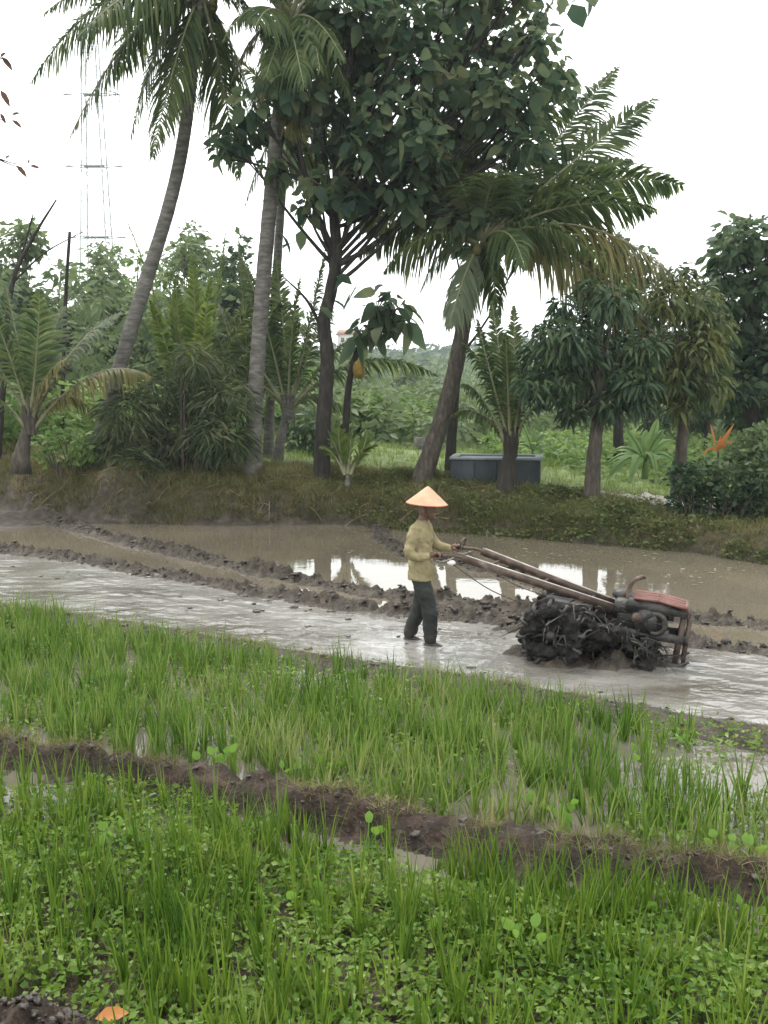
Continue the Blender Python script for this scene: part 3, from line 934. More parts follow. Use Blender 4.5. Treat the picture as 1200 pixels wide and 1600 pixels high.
shrub('leafy_shrub', 'tall bright yellow green shrub standing in the meadow behind the coconut seedling', 'shrub', Y0, (575, 712), 4,
      [(575, 638, 30), (545, 650, 26), (605, 648, 30), (570, 668, 36), (620, 675, 30), (535, 680, 24), (595, 690, 28)], M_bright, 520, .36, .15, droop=.6, dY=1.0)
shrub('leafy_shrub', 'bright green shrub beside the leaning palm trunk, partly behind it', 'shrub', Y0 + 2, (650, 708), 4,
      [(640, 640, 24), (660, 660, 22), (640, 680, 24), (685, 690, 20), (668, 640, 18)], M_bright, 330, .4, .16, droop=.6, dY=.8)
shrub('leafy_shrub', 'dark green shrub at the edge of the meadow beside the thick trunk', 'shrub', 29.0, (482, 718), 4,
      [(480, 660, 22), (470, 690, 22), (492, 690, 18), (462, 665, 16)], M_dark, 420, .3, .15, droop=.4, dY=.5)
shrub('leafy_shrub', 'low bright weeds growing between the young palm and the bamboo', 'shrub', 22.6, (110, 728), 4,
      [(70, 700, 22), (105, 690, 26), (140, 700, 22), (90, 715, 16), (125, 718, 16)], M_bright, 900, .2, .09, droop=.4, dY=.4)
shrub('leafy_shrub', 'low bright leafy weeds between the bamboo bush and the upright palm', 'shrub', 24.5, (360, 740), 4,
      [(345, 705, 20), (370, 700, 20), (360, 722, 16), (335, 725, 14)], M_bright, 800, .2, .09, droop=.4, dY=.4)
shrub('leafy_shrub', 'pale leafy shrub seen through the gap below the mango crown', 'shrub', 33.0, (875, 735), 4,
      [(870, 705, 18), (890, 715, 18), (905, 700, 16), (860, 725, 14)], M_bright, 400, .3, .12, droop=.5, dY=.6)
shrub('leafy_shrub', 'yellow green weedy shrub at the foot of the banana clump', 'shrub', 25.0, (1000, 770), 4,
      [(970, 755, 14), (1010, 760, 16), (1030, 750, 16), (990, 765, 12)], M_bright, 800, .18, .08, droop=.4, dY=.4)


def banana(label, Y, base, top, lv, grp='banana plants'):
    b0, t0 = atY(*base, Y), atY(*top, Y)
    root = thing('banana_plant', label, 'banana plant', b0, grp)
    mb = MB()
    tube(mb, catmull([b0 - [0, 0, .2], b0 * .5 + t0 * .5, t0], 5), [.11, .09, .06], 10)
    build('stem', mb, M_banana, root, True)
    for (px, py, dY, lift, w) in lv:
        e = atY(px, py, Y + dY)
        P = bez(t0, (t0 + e) / 2 + np.array([0, 0, lift]), e, 12)
        G = nrm(np.gradient(P, axis=0))
        S = nrm(np.cross(G, np.array([0.2, -.6, .8])))
        N = np.cross(S, G)
        t = np.linspace(0, 1, 12)
        hw = .72 * w * np.clip((t - .14) / .2, .04, 1) ** .7 * np.clip(np.sqrt(np.clip(1.02 - t, 0, 1)) * 1.35, .03, 1)
        hw = hw * (1 + .5 * (RNG.random(12) - .5))
        mb = MB()
        V = np.concatenate([P + S * hw[:, None] - N * hw[:, None] * .15 + [0, 0, 0], P, P - S * hw[:, None] - N * hw[:, None] * .15])
        fs = []
        for i in range(11):
            fs += [(i, i + 1, 13 + i, 12 + i), (12 + i, 13 + i, 25 + i, 24 + i)]
        mb.addmesh(V, fs)
        tube(mb, P + N * .006, [.025, .008], 5, 0, False)
        build('leaf', mb, M_banana, root, True)


banana('large banana plant with a fan of arching leaves between the two mango trunks', 26.0, (1008, 752), (1008, 722),
       [(950, 748, -.4, .6, .2), (958, 705, .3, .4, .2), (975, 668, .2, .2, .2), (1028, 655, .2, .1, .22), (1055, 690, .2, .4, .2), (1062, 735, -.3, .6, .2), (1025, 735, -1, .7, .2), (985, 752, -1, .7, .2), (1010, 672, .6, .2, .2), (1040, 670, -.4, .3, .2), (945, 728, .6, .5, .18)])
banana('small banana plant with one upright yellow leaf behind the water tank', 30.0, (830, 730), (832, 705),
       [(816, 662, 0, .1, .18), (852, 680, .2, .3, .18), (858, 705, -.3, .5, .16), (805, 700, .2, .3, .16), (848, 720, -.4, .5, .15), (835, 668, .4, .1, .15)])

op = thing('ornamental_plant', 'orange-leaved strap plant sticking up above the dark hedge', 'plant', atY(1122, 722, 19.2))
mb = MB(); tube(mb, [atY(1122, 740, 19.2), atY(1122, 706, 19.2)], [.03, .02], 6); build('stem', mb, M_bark_b, op, True)
for (px, py, lift, w) in ((1098, 714, .22, .05), (1110, 662, .05, .035), (1147, 662, .0, .07), (1140, 708, .25, .07), (1127, 680, 0, .05), (1150, 690, .1, .05)):
    a, e = atY(1120, 706, 19.2), atY(px, py, 19.2 + RNG.random() * .4 - .3)
    mb = MB()
    D = e - a
    for s in (1,):
        P = bez(a, (a + e) / 2 + np.array([0, 0, lift]), e, 9)
        t = np.linspace(0, 1, 9)
        hw = (.55 * w * np.sin(np.pi * (.1 + .88 * t)))[:, None]
        S = nrm(np.cross(np.gradient(P, axis=0), [0, 1, .3])); N = np.array([0, .3, .1])
        V = np.concatenate([P + S * hw + N * hw, P, P - S * hw + N * hw])
        mb.addmesh(V, sum([[(i, i + 1, 10 + i, 9 + i), (9 + i, 10 + i, 19 + i, 18 + i)] for i in range(8)], []))
    build('leaf', mb, M_orange, op, True)

# bare tree and old post at the edge of the plot, twig with reddish leaves
bt = thing('bare_tree', 'thin dark bare tree with leafless forked branches beside the young palm', 'tree', atY(12, 715, 25))
mb = MB()
tube(mb, catmull([atY(-5, 725, 25), atY(5, 600, 25), atY(18, 450, 25), atY(50, 375, 25), atY(88, 312, 25)], 6), [.1, .06, .02], 7)
tube(mb, catmull([atY(18, 450, 25), atY(45, 360, 25.1), atY(52, 332, 25.1)], 4), [.03, .012], 5)
tube(mb, catmull([atY(22, 440, 25), atY(70, 395, 24.9), atY(130, 362, 24.9)], 4), [.03, .01], 5)
tube(mb, catmull([atY(50, 375, 25), atY(46, 350, 25), atY(58, 335, 25)], 4), [.018, .008], 5)
build('trunk', mb, M_bark_d, bt, True)
bp_ = thing('wooden_post', 'old dark bare post standing among the pale trees', 'post', atY(98, 640, 27))
mb = MB(); tube(mb, catmull([atY(96, 690, 27), atY(102, 480, 27), atY(109, 362, 27)], 6), [.06, .04], 8, 0, True, .15)
build('shaft', mb, M_bark_d, bp_, True)
tw = thing('overhanging_branch', 'thin overhanging twig with a few reddish leaves against the white sky', 'branch', atY(-40, 190, 9))
mb = MB()
for pts in ([(-60, 150), (-15, 180), (10, 190)], [(-60, 150), (-20, 95), (5, 92), (15, 100)], [(-60, 150), (-25, 230), (10, 252), (40, 258)], [(-25, 230), (0, 250), (30, 262)]):
    tube(mb, catmull([atY(x, y, 9) for x, y in pts], 4), [.01, .003], 5)
build('twig', mb, M_bark_d, tw, True)
mb = MB()
for (x, y, dx, dz, L) in ((2, 88, .8, -.9, .13), (0, 140, .6, -1, .14), (18, 187, .9, -.6, .1), (18, 180, 1, .45, .08), (25, 258, .8, -.8, .12), (44, 256, .1, .6, .05), (46, 259, 1, -.1, .09), (0, 176, .5, -1, .09), (8, 248, .5, .5, .06), (0, 90, .5, .6, .08)):
    mb = MB(); leaves(mb, [atY(x, y, 9)], [[dx, .2, dz]], [[.2, -1, .5]], L, L * .36, .2, .2)
    build('leaf', mb, M_red, tw)
# the tree those twigs belong to stands out of the picture; its twig reaches in from beyond the frame

# ------------------------------------------------------------------ trees farther off
def fartree(label, Y, cx, top, halfw, base, leafm, dens=26, ll=.7, n=9, grp='hazy trees beyond the meadow', name='distant_tree'):
    H = base - top
    cl = []
    for i in range(n):
        a = RNG.random() * 2 * math.pi
        rr = math.sqrt(RNG.random())
        py = top + H * (.50 + .40 * rr * math.sin(a))
        wd_ = halfw * (.95 - .35 * abs((py - top) / H - .4))
        cl.append((cx + rr * math.cos(a) * wd_ * .8, py, halfw * (.34 + .2 * RNG.random())))
    cl.append((cx, top + halfw * .35, halfw * .35))
    tree(name, label, 'tree', Y, [(cx, base), (cx + halfw * .06, base - H * .4), (cx - halfw * .05, base - H * .65)], (.022 * Y / 5 * .5 + .06, .08), cl, leafm, M_bark_b, dens, ll, ll * .5,
         grp=grp, dY=halfw * pxm(Y) * .6, detail=1, droop=.3, fill=.3)


far = [
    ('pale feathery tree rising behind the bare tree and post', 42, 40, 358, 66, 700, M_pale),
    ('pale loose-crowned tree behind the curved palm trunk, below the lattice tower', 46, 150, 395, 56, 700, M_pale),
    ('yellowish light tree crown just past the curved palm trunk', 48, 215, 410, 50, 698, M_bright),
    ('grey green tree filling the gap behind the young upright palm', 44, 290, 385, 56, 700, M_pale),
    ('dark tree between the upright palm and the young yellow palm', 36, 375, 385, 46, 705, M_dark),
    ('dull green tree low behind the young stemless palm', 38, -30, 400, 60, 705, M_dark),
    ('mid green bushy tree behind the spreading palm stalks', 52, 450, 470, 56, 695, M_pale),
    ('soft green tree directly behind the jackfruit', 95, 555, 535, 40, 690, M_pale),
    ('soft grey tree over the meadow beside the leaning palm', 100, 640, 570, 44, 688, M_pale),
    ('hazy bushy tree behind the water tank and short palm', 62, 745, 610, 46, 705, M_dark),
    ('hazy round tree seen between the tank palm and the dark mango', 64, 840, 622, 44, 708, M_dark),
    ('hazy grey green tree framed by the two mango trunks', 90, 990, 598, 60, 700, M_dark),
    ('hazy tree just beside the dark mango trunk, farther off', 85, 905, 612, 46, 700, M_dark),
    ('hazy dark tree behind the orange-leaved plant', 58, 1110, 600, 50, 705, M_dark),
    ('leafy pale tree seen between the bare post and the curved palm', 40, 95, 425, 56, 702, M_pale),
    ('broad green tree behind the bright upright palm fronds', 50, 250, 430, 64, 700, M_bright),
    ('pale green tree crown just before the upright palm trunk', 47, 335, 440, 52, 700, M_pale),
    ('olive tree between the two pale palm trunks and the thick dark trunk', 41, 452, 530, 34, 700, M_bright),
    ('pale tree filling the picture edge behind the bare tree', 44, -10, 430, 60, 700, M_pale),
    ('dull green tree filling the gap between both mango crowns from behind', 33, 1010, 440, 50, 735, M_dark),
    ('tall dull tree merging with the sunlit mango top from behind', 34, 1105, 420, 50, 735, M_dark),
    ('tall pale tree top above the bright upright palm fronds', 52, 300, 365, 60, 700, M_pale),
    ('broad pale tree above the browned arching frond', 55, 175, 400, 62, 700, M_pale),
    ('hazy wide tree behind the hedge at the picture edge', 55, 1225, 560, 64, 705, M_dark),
]
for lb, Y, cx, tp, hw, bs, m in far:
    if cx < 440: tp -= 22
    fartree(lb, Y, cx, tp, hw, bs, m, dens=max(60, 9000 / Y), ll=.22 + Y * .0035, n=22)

# wooded hills
def hillz(X, Y):
    r = np.interp(X, [-900, -300, -120, -30, 40, 110, 260, 900], [24, 18, 15, 12, 13, 16, 20, 26])
    return (r + 9 * fbm(X * .012, Y * .012, 91) + 3 * fbm(X * .05, Y * .05, 95)) * np.exp(-((Y - 400) / 130) ** 2) - 1


hx, hy = np.meshgrid(np.linspace(-900, 900, 260), np.linspace(180, 700, 90))
M_hill = noisemat('hill_woods', [(.02, .04, .02), (.04, .065, .03), (.07, .10, .045)], .12, .9, .1, 0)
tag(gridmesh('hills', hx, hy, hillz(hx, hy), M_hill), kind='structure')
mb = MB()
for _ in range(1):
    n = 2600
    X = RNG.uniform(-190, 190, n); Yv = RNG.uniform(250, 410, n)
    Z = hillz(X, Yv)
    cc = np.stack([X, Yv, Z + RNG.uniform(1.5, 4.5, n)], 1)
    leafcloud(mb, cc, RNG.uniform(2.0, 4.2, n), 2.2, 2.2, 1.5, .3, 1, flat=.9)
tag(build('far_woods', mb, M_dark), 'hazy blue green woods covering the far hillside', 'woods', kind='stuff')
mb = MB()
n = 420
X = RNG.uniform(-75, 85, n); Yv = RNG.uniform(120, 190, n)
Z = height(X, Yv)
leafcloud(mb, np.stack([X, Yv, Z + RNG.uniform(1.2, 5.0, n)], 1), RNG.uniform(1.2, 2.6, n), 8, 1.1, .6, .3, 1, flat=.9)
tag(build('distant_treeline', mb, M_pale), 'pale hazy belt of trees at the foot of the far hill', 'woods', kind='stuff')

# undergrowth between the far trees
mb = MB()
n = 1500
X = RNG.uniform(-34, 40, n); Yv = RNG.uniform(34, 60, n)
pxx = 600 + X / Yv * F
k = ~((pxx > 855) & (pxx < 1045) & (Yv < 44)) & ~((pxx > 410) & (pxx < 500) & (Yv < 40)) & ~((pxx > 630) & (pxx < 660) & (Yv < 40))
X, Yv = X[k], Yv[k]
hmax = np.interp(X / Yv * F + 600, [-200, 420, 470, 680, 760, 1300], [6.0, 4.6, 1.7, 1.6, 1.5, 1.8])
Z = height(X, Yv)
leafcloud(mb, np.stack([X, Yv, Z + hmax * RNG.random(n)[:len(X)] ** 1.2], 1), RNG.uniform(.5, 1.2, len(X)), 95, .42, .2, .4, 1, flat=.85)
tag(build('undergrowth', mb, M_pale), 'thick pale green undergrowth filling the ground between the far trees', 'undergrowth', kind='stuff')

mb = MB()
n = 520
X = np.concatenate([RNG.uniform(-16, -3.2, 330), RNG.uniform(3.6, 12, 190)])
Yv = np.concatenate([RNG.uniform(25.5, 34, 330), RNG.uniform(26, 40, 190)])
pxx = 600 + X / Yv * F
k = ~((pxx > 405) & (pxx < 500)) & ((pxx < 405) | (pxx > 760))
X, Yv, pxx = X[k], Yv[k], pxx[k]
Z = height(X, Yv)
leafcloud(mb, np.stack([X, Yv, Z + np.where(pxx < 405, 1.5, .35) * RNG.random(len(X)) ** 1.3 + .1], 1), RNG.uniform(.25, .6, len(X)), 260, .24, .12, .4, 1, flat=.85)
tag(build('meadow_weeds', mb, M_bright), 'rank bright green weeds growing over the level ground behind the palms', 'weeds', kind='stuff')

# house far behind
Yh = 270.0
hc = atY(543, 523, Yh)
ho = thing('house', 'small far house with an orange tiled roof glimpsed behind the thick trunk', 'house', (hc[0], hc[1], hc[2] - 3.2))
mb = MB(); box(mb, (0, 0, 1.4), (5.0, 4, 3.6)); build('wall', mb, noisemat('plaster', [(.5, .48, .44), (.6, .58, .54)], 2, .8, .2, 0), ho, local=True)
mb = MB()
mb.addmesh([(-3, -2.5, 3.1), (3, -2.5, 3.1), (3, 2.5, 3.1), (-3, 2.5, 3.1), (-2.2, 0, 4.6), (2.2, 0, 4.6)], [(0, 1, 5, 4), (2, 3, 4, 5), (1, 2, 5), (3, 0, 4), (3, 2, 1, 0)])
build('roof', mb, noisemat('roof_tile', [(.22, .13, .09), (.30, .18, .13)], 3, .8, .2, 0), ho, local=True)
for sx in (-1.2, 1.2):
    mb = MB(); box(mb, (sx, -2.02, 1.8), (.9, .08, 1.1)); build('window', mb, noisemat('pane', [(.03, .04, .05), (.05, .06, .07)], 3, .2, .5, 0), ho, local=True)

# lattice tower
Yt = 170.0
tb, tt_ = atY(160, 640, Yt), atY(165, 20, Yt)
ht = tt_[2] - tb[2]
pt = thing('transmission_tower', 'pale lattice electricity tower with crossarms against the white sky', 'pylon', (tb[0], tb[1], tb[2] - 4))
mb = MB()
def half(z):
    return np.interp(z, [0, ht * .45, ht + 4], [4.4, 2.1, .9])
lv = np.linspace(0, ht + 4, 15)
for sx in (-1, 1):
    for sy in (-1, 1):
        tube(mb, [(sx * half(z), sy * half(z), z) for z in lv], .11, 4)
for a, b in zip(lv[:-1], lv[1:]):
    ha, hb_ = half(a), half(b)
    for s in (-1, 1):
        for q in (-1, 1):
            tube(mb, [(q * ha, s * ha, a), (-q * hb_, s * hb_, b)], .04, 4)
            tube(mb, [(s * ha, q * ha, a), (s * hb_, -q * hb_, b)], .04, 4)
        tube(mb, [(-hb_, s * hb_, b), (hb_, s * hb_, b)], .03, 4)
build('mast', mb, M_steel, pt, local=True)
for py, wl_ in ((148, 4.6), (260, 4.6), (371, 4.8)):
    z = atY(160, py, Yt)[2] - (tb[2] - 4)
    mb = MB()
    h0 = half(z)
    box(mb, (0, 0, z), (2 * h0, 1.2 * h0, .09))
    for s in (-1, 1):
        for q in (-1, 1):
            tube(mb, [(s * h0, q * h0 * .6, z), (s * wl_, 0, z)], .075, 4)
            tube(mb, [(s * h0, q * h0 * .6, z + 1.1), (s * wl_, 0, z)], .04, 4)
        tube(mb, [(s * wl_ * .96, 0, z), (s * wl_ * .96, 0, z - 1.2)], .09, 5)
    build('crossarm', mb, M_steel, pt, local=True)

# ------------------------------------------------------------------ tank, path, stump
Yk = 21.7
a, b, c = atY(711, 765, Yk), atY(850, 772, Yk - .3), atY(868, 765, Yk + .6)
tk_ = thing('water_tank', 'dark grey concrete water tank behind the short stout palm', 'tank', ((a + b) / 2) * [1, 1, 0] + [0, .55, .40])
M_conc = noisemat('dark_concrete', [(.008, .012, .014), (.017, .023, .026), (.038, .045, .047)], 2.4, .8, .3, .4, 25, stretch=(1, 1, .5))
M_conc2 = noisemat('pale_concrete', [(.10, .12, .12), (.16, .18, .18)], 3, .8, .3, .3, 25)
yaw = math.atan2(b[1] - a[1], b[0] - a[0])
tk_.rotation_euler = (0, 0, yaw)
Wt = np.linalg.norm((b - a)[:2])
mb = MB()
Hh = 1.06
for (cx_, cy_, sx, sy) in ((0, -.55, Wt, .12), (0, .55, Wt, .12), (-Wt / 2 + .06, 0, .12, .976), (Wt / 2 - .06, 0, .12, .976)):
    box(mb, (cx_, cy_, Hh / 2 - .2), (sx, sy, Hh), bev=.012)
build('tank_wall', mb, M_conc, tk_, local=True)
mb = MB()
for (cx_, cy_, sx, sy) in ((0, -.56, Wt + .06, .17), (0, .56, Wt + .06, .17), (-Wt / 2 + .04, 0, .17, .945), (Wt / 2 - .04, 0, .17, .945)):
    box(mb, (cx_, cy_, Hh - .2 + .026), (sx, sy, .05), bev=.01)
build('coping', mb, M_conc2, tk_, local=True)
mb = MB(); box(mb, (0, 0, Hh - .215), (Wt - .27, .90, .05)); build('lid_slab', mb, M_conc2, tk_, local=True)
for i in range(1, 4):
    mb = MB(); box(mb, (-Wt / 2 + Wt * i / 4, -.623, Hh / 2 - .22), (.05, .03, Hh - .06), bev=.006); build('rib', mb, M_conc, tk_, local=True)

P = np.array([at(x, y, z) for x, y, z in ((840, 778, .5), (900, 780, .5), (960, 784, .48), (1040, 791, .47), (1120, 800, .45), (1300, 815, .44))])
Pc = catmull(P, 8)
S = nrm(np.cross(np.gradient(Pc, axis=0), [0, 0, 1.0]))
mb = MB()
V = np.concatenate([Pc + S * .42 * k for k in (-1, -.5, 0, .5, 1)])
V[:, 2] = height(V[:, 0], V[:, 1]) + .05 + .01 * RNG.random(len(V))
n = len(Pc)
mb.addmesh(V, [(j * n + i, j * n + i + 1, (j + 1) * n + i + 1, (j + 1) * n + i) for j in range(4) for i in range(n - 1)])
tag(build('path', mb, noisemat('path_earth', [(.22, .20, .17), (.32, .30, .26), (.40, .37, .33)], 5, .9, .2, .4, 20), smooth=True), kind='structure')

c = atY(655, 705, 33)
st = thing('tree_stump', 'short grey stump in the meadow beside the leaning palm trunk', 'stump', c)
mb = MB(); tube(mb, [c - [0, 0, .4], c + [0, 0, .1], c + [0.02, 0, .45]], [.26, .2, .19], 10, 0, True, .2); build('wood', mb, M_bark, st)


# ------------------------------------------------------------------ grass, rice, weeds (ground cover)
def inside(P, d=.35, py=80):
    """keep what the photo (with some margin) can see"""
    v = P - CAMP
    dep = v @ FW
    px = 600 + F * (v @ RT) / dep
    yy = 800 - F * (v @ UP) / dep
    return (dep > .5) & (px > -650) & (px < 1900) & (yy < 1600 + py * 3)


def scatter(n, ylo, yhi, xr):
    X = RNG.uniform(xr[0], xr[1], n)
    a, b = ylo(X), yhi(X)
    Y = a + (b - a) * RNG.random(n)
    P = np.stack([X, Y, height(X, Y)], 1)
    return P[inside(P)]


def tufts(mb, P, nb, L, W, spread, bend, mat=0, k=3, jit=.05):
    n = len(P)
    idx = np.repeat(np.arange(n), nb)
    m = len(idx)
    a = RNG.random(m) * 2 * np.pi
    out = np.stack([np.cos(a), np.sin(a), np.zeros(m)], 1)
    hl = (.7 + .6 * RNG.random(n))[idx] * (.55 + .6 * RNG.random(m)) * np.broadcast_to(L, n)[idx]
    D = nrm(np.array([0, 0, 1.0]) + out * (spread * RNG.random(m) ** .8)[:, None])
    B = out * (bend * RNG.random(m))[:, None] + np.array([0, 0, -1.0]) * (bend * .55 * RNG.random(m) ** 2)[:, None]
    S = nrm(np.cross(D, out + .4 * rdir(m)))
    blades(mb, P[idx] + out * (jit * RNG.random(m))[:, None] + np.array([0, 0, -.015]), D, B, S, hl, W * (.7 + .6 * RNG.random(m)), k, mat)


b1, b2, bk = (lambda X: yline(L_b1, X)), (lambda X: yline(L_b2, X)), (lambda X: yline(L_bank, X))
# rice behind the near bund
P = scatter(4300, lambda X: b1(X) + .34, lambda X: b2(X) - .14 - .22 * sstep(-4.5, -2.5, X), (-9, 8.5))
dens = .45 + .9 * fbm(P[:, 0] * .7, P[:, 1] * .7, 101) + .25 * sstep(0, 1.2, b2(P[:, 0]) - P[:, 1])
water_gap = np.exp(-((P[:, 0] - at(1150, 1185)[0]) / 1.0) ** 2 - ((P[:, 1] - at(1150, 1190)[1]) / .7) ** 2) + .8 * np.exp(-((P[:, 0] - at(480, 1070)[0]) / .9) ** 2 - ((P[:, 1] - at(480, 1070)[1]) / .3) ** 2)
P = P[(RNG.random(len(P)) < dens + .35) & (RNG.random(len(P)) > water_gap * 1.3)]
mb = MB()
tufts(mb, P, 8, .36, .0155, .24, .30, jit=.035)
P2 = P[::3]
tufts(mb, P2, 4, .28, .009, .7, .8)
rice_back = tag(build('rice_plants', mb, M_rice), 'taller thin rice standing between the reddish bund and the tilled mud', 'rice', kind='stuff')
# rice in the near plot
P = scatter(2750, lambda X: 0 * X + 3.2, lambda X: b1(X) - .34, (-5, 5))
corner = at(10, 1650)
cm = np.exp(-((P[:, 0] - corner[0]) / .46) ** 4 - ((P[:, 1] - corner[1]) / .34) ** 4)
P = P[(cm < .4)]
dn = .46 + 1.1 * fbm(P[:, 0] * .9, P[:, 1] * .9, 111)
P = P[RNG.random(len(P)) < dn]
mb = MB()
tufts(mb, P, 9, .36, .0145, .22, .26, jit=.035)
P3 = P[::4]
tufts(mb, P3, 3, .3, .008, .8, .8)
tag(build('rice_plants', mb, M_rice_f), 'darker rice clumps growing through low weeds in the near plot', 'rice', kind='stuff')
# low round-leaved weeds in the near plot
P = scatter(10500, lambda X: 0 * X + 3.2, lambda X: b1(X) - .26, (-5, 5))
cm = np.exp(-((P[:, 0] - corner[0]) / .42) ** 4 - ((P[:, 1] - corner[1]) / .30) ** 4)
gap = (fbm(P[:, 0] * 1.3, P[:, 1] * 1.3, 121) < -.42) | ((b1(P[:, 0]) - P[:, 1] < .50) & (fbm(P[:, 0] * 1.1, P[:, 1] * 1.1, 122) < .12))
P = P[(cm < .5) & ~gap]
mb = MB()
hgt = np.clip(.055 + .13 * (fbm(P[:, 0] * 1.6, P[:, 1] * 1.6, 123) + .4), .03, .2)
nl = 6
idx = np.repeat(np.arange(len(P)), nl)
m = len(idx)
Q = P[idx] + np.stack([RNG.normal(0, .035, m), RNG.normal(0, .035, m), .01 + hgt[idx] * RNG.random(m) ** .6], 1)
Dl = rdir(m, -.1, .75)
leaves(mb, Q, Dl, rdir(m, .3, 1), .030 + .045 * RNG.random(m) ** 2, .018 + .02 * RNG.random(m), .12, .25, 1)
i2 = np.arange(len(P))
blades(mb, P, nrm(np.array([0, 0, 1.0]) + .5 * rdir(len(P))), .2 * rdir(len(P)), rdir(len(P), -.1, .1), hgt * 1.1, .005, 2)
tag(build('paddy_weeds', mb, M_weed), 'low bright round-leaved weeds carpeting the near plot', 'weeds', kind='stuff')
# weeds among the rear rice
P = scatter(6600, lambda X: b1(X) + .3, lambda X: b2(X) - .2, (-8.5, 8))
P = P[fbm(P[:, 0] * 1.1, P[:, 1] * 1.1, 131) > -.08]
mb = MB()
idx = np.repeat(np.arange(len(P)), 5); m = len(idx)
Q = P[idx] + np.stack([RNG.normal(0, .04, m), RNG.normal(0, .04, m), .02 + .13 * RNG.random(m)], 1)
leaves(mb, Q, rdir(m, -.1, .8), rdir(m, .3, 1), .035 + .045 * RNG.random(m) ** 2, .02 + .014 * RNG.random(m), .12, .25, 1)
tag(build('paddy_weeds', mb, M_weed), 'scattered leafy weeds between the taller rice stems', 'weeds', kind='stuff')
# dry straw on the bunds
mb = MB()
for Lr, n, wd_, zz in ((L_b1, 3600, .24, .3), (L_b2, 2400, .2, .3)):
    X = RNG.uniform(-7, 6.5, n)
    Y = yline(Lr, X) + RNG.normal(0.08, wd_ * .6, n)
    P = np.stack([X, Y, height(X, Y)], 1)
    k = (fbm(X * 1.2, Y * 1.2, 141) > -.12) & (P[:, 2] > .0)
    P = P[k]
    tufts(mb, P, 5, .11, .005, 1.2, .9, jit=.03, k=2)
tag(build('bund_grass', mb, M_drygrass), 'dry straw and short grass lying along the mud bunds', 'grass', kind='stuff')
# thin new shoots standing in the tilled water near the bund
X = RNG.uniform(-6, 4, 110); Yv = yline(L_b2, X) + .15 + .5 * RNG.random(110) ** 2
P = np.stack([X, Yv, height(X, Yv)], 1)
mb = MB(); tufts(mb, P, 2, .17, .006, .25, .15, jit=.02)
tag(build('mud_shoots', mb, M_rice), 'thin lone shoots poking out of the tilled mud edge', 'grass', kind='stuff')
# bank cover
P = scatter(17000, lambda X: bk(X) + .15, lambda X: bk(X) + 3.4, (-11, 7.5))
P = P[(RNG.random(len(P)) < 1 - .55 * sstep(-.5, 1.5, P[:, 0]))]
P = P[fbm(P[:, 0] * 1.2, P[:, 1] * 1.2, 151) > -.32]
mb = MB(); tufts(mb, P, 5, .22, .012, .8, .7, jit=.06, k=2)
tag(build('bank_grass', mb, M_drygrass), 'short brown dry grass covering the far bank', 'grass', kind='stuff')
P = scatter(15000, lambda X: bk(X) + .1, lambda X: bk(X) + 3.0, (-1.6, 10))
P = P[RNG.random(len(P)) < sstep(-1.6, .8, P[:, 0]) * .9 + .1]
mb = MB(); P = P[fbm(P[:, 0] * 1.1, P[:, 1] * 1.1, 156) > -.22]
tufts(mb, P, 4, np.clip(.16 + .22 * fbm(P[:, 0] * .9, P[:, 1] * .9, 157), .06, .4), .012, .8, .8, jit=.05, k=2)
P = P[(RNG.random(len(P)) < .45) & (fbm(P[:, 0] * 1.5, P[:, 1] * 1.5, 155) > -.1)]
idx = np.repeat(np.arange(len(P)), 3); m = len(idx)
Q = P[idx] + np.stack([RNG.normal(0, .06, m), RNG.normal(0, .06, m), .02 + .1 * RNG.random(m)], 1)
leaves(mb, Q, rdir(m, -.3, .5), rdir(m, .3, 1), .06 + .06 * RNG.random(m), .035 + .03 * RNG.random(m), .1, .3, 1)
tag(build('bank_weeds', mb, M_bankgreen), 'dark green creeping weeds covering the far bank under the trees', 'weeds', kind='stuff')
P = scatter(9000, lambda X: bk(X) + 3.0, lambda X: 0 * X + 42, (-20, 22))
mb = MB(); tufts(mb, P, 4, .26, .022, .7, .6, jit=.12, k=2)
tag(build('meadow_grass', mb, M_lawn), 'bright grass on the level ground behind the trees', 'grass', kind='stuff')
# fallen stalks and litter on the bank
mb = MB()
P = scatter(170, lambda X: bk(X) + .3, lambda X: bk(X) + 2.6, (-8, 2))
for p in P:
    d = nrm(np.array([RNG.normal(), RNG.normal() * .5, RNG.normal() * .25 - .1]))
    L = .15 + .5 * RNG.random() ** 2
    q = p + d * L; q[2] = height(q[0], q[1]) + .03
    tube(mb, bez(p + [0, 0, .04], (p + q) / 2 + [0, 0, .09], q, 4), [.009, .005], 4, 0, False)
tag(build('fallen_stalks', mb, noisemat('straw_stalk', [(.14, .11, .07), (.25, .20, .13)], 4, .8, .2, 0)), 'pale fallen stalks littering the slope of the far bank', 'litter', kind='stuff')

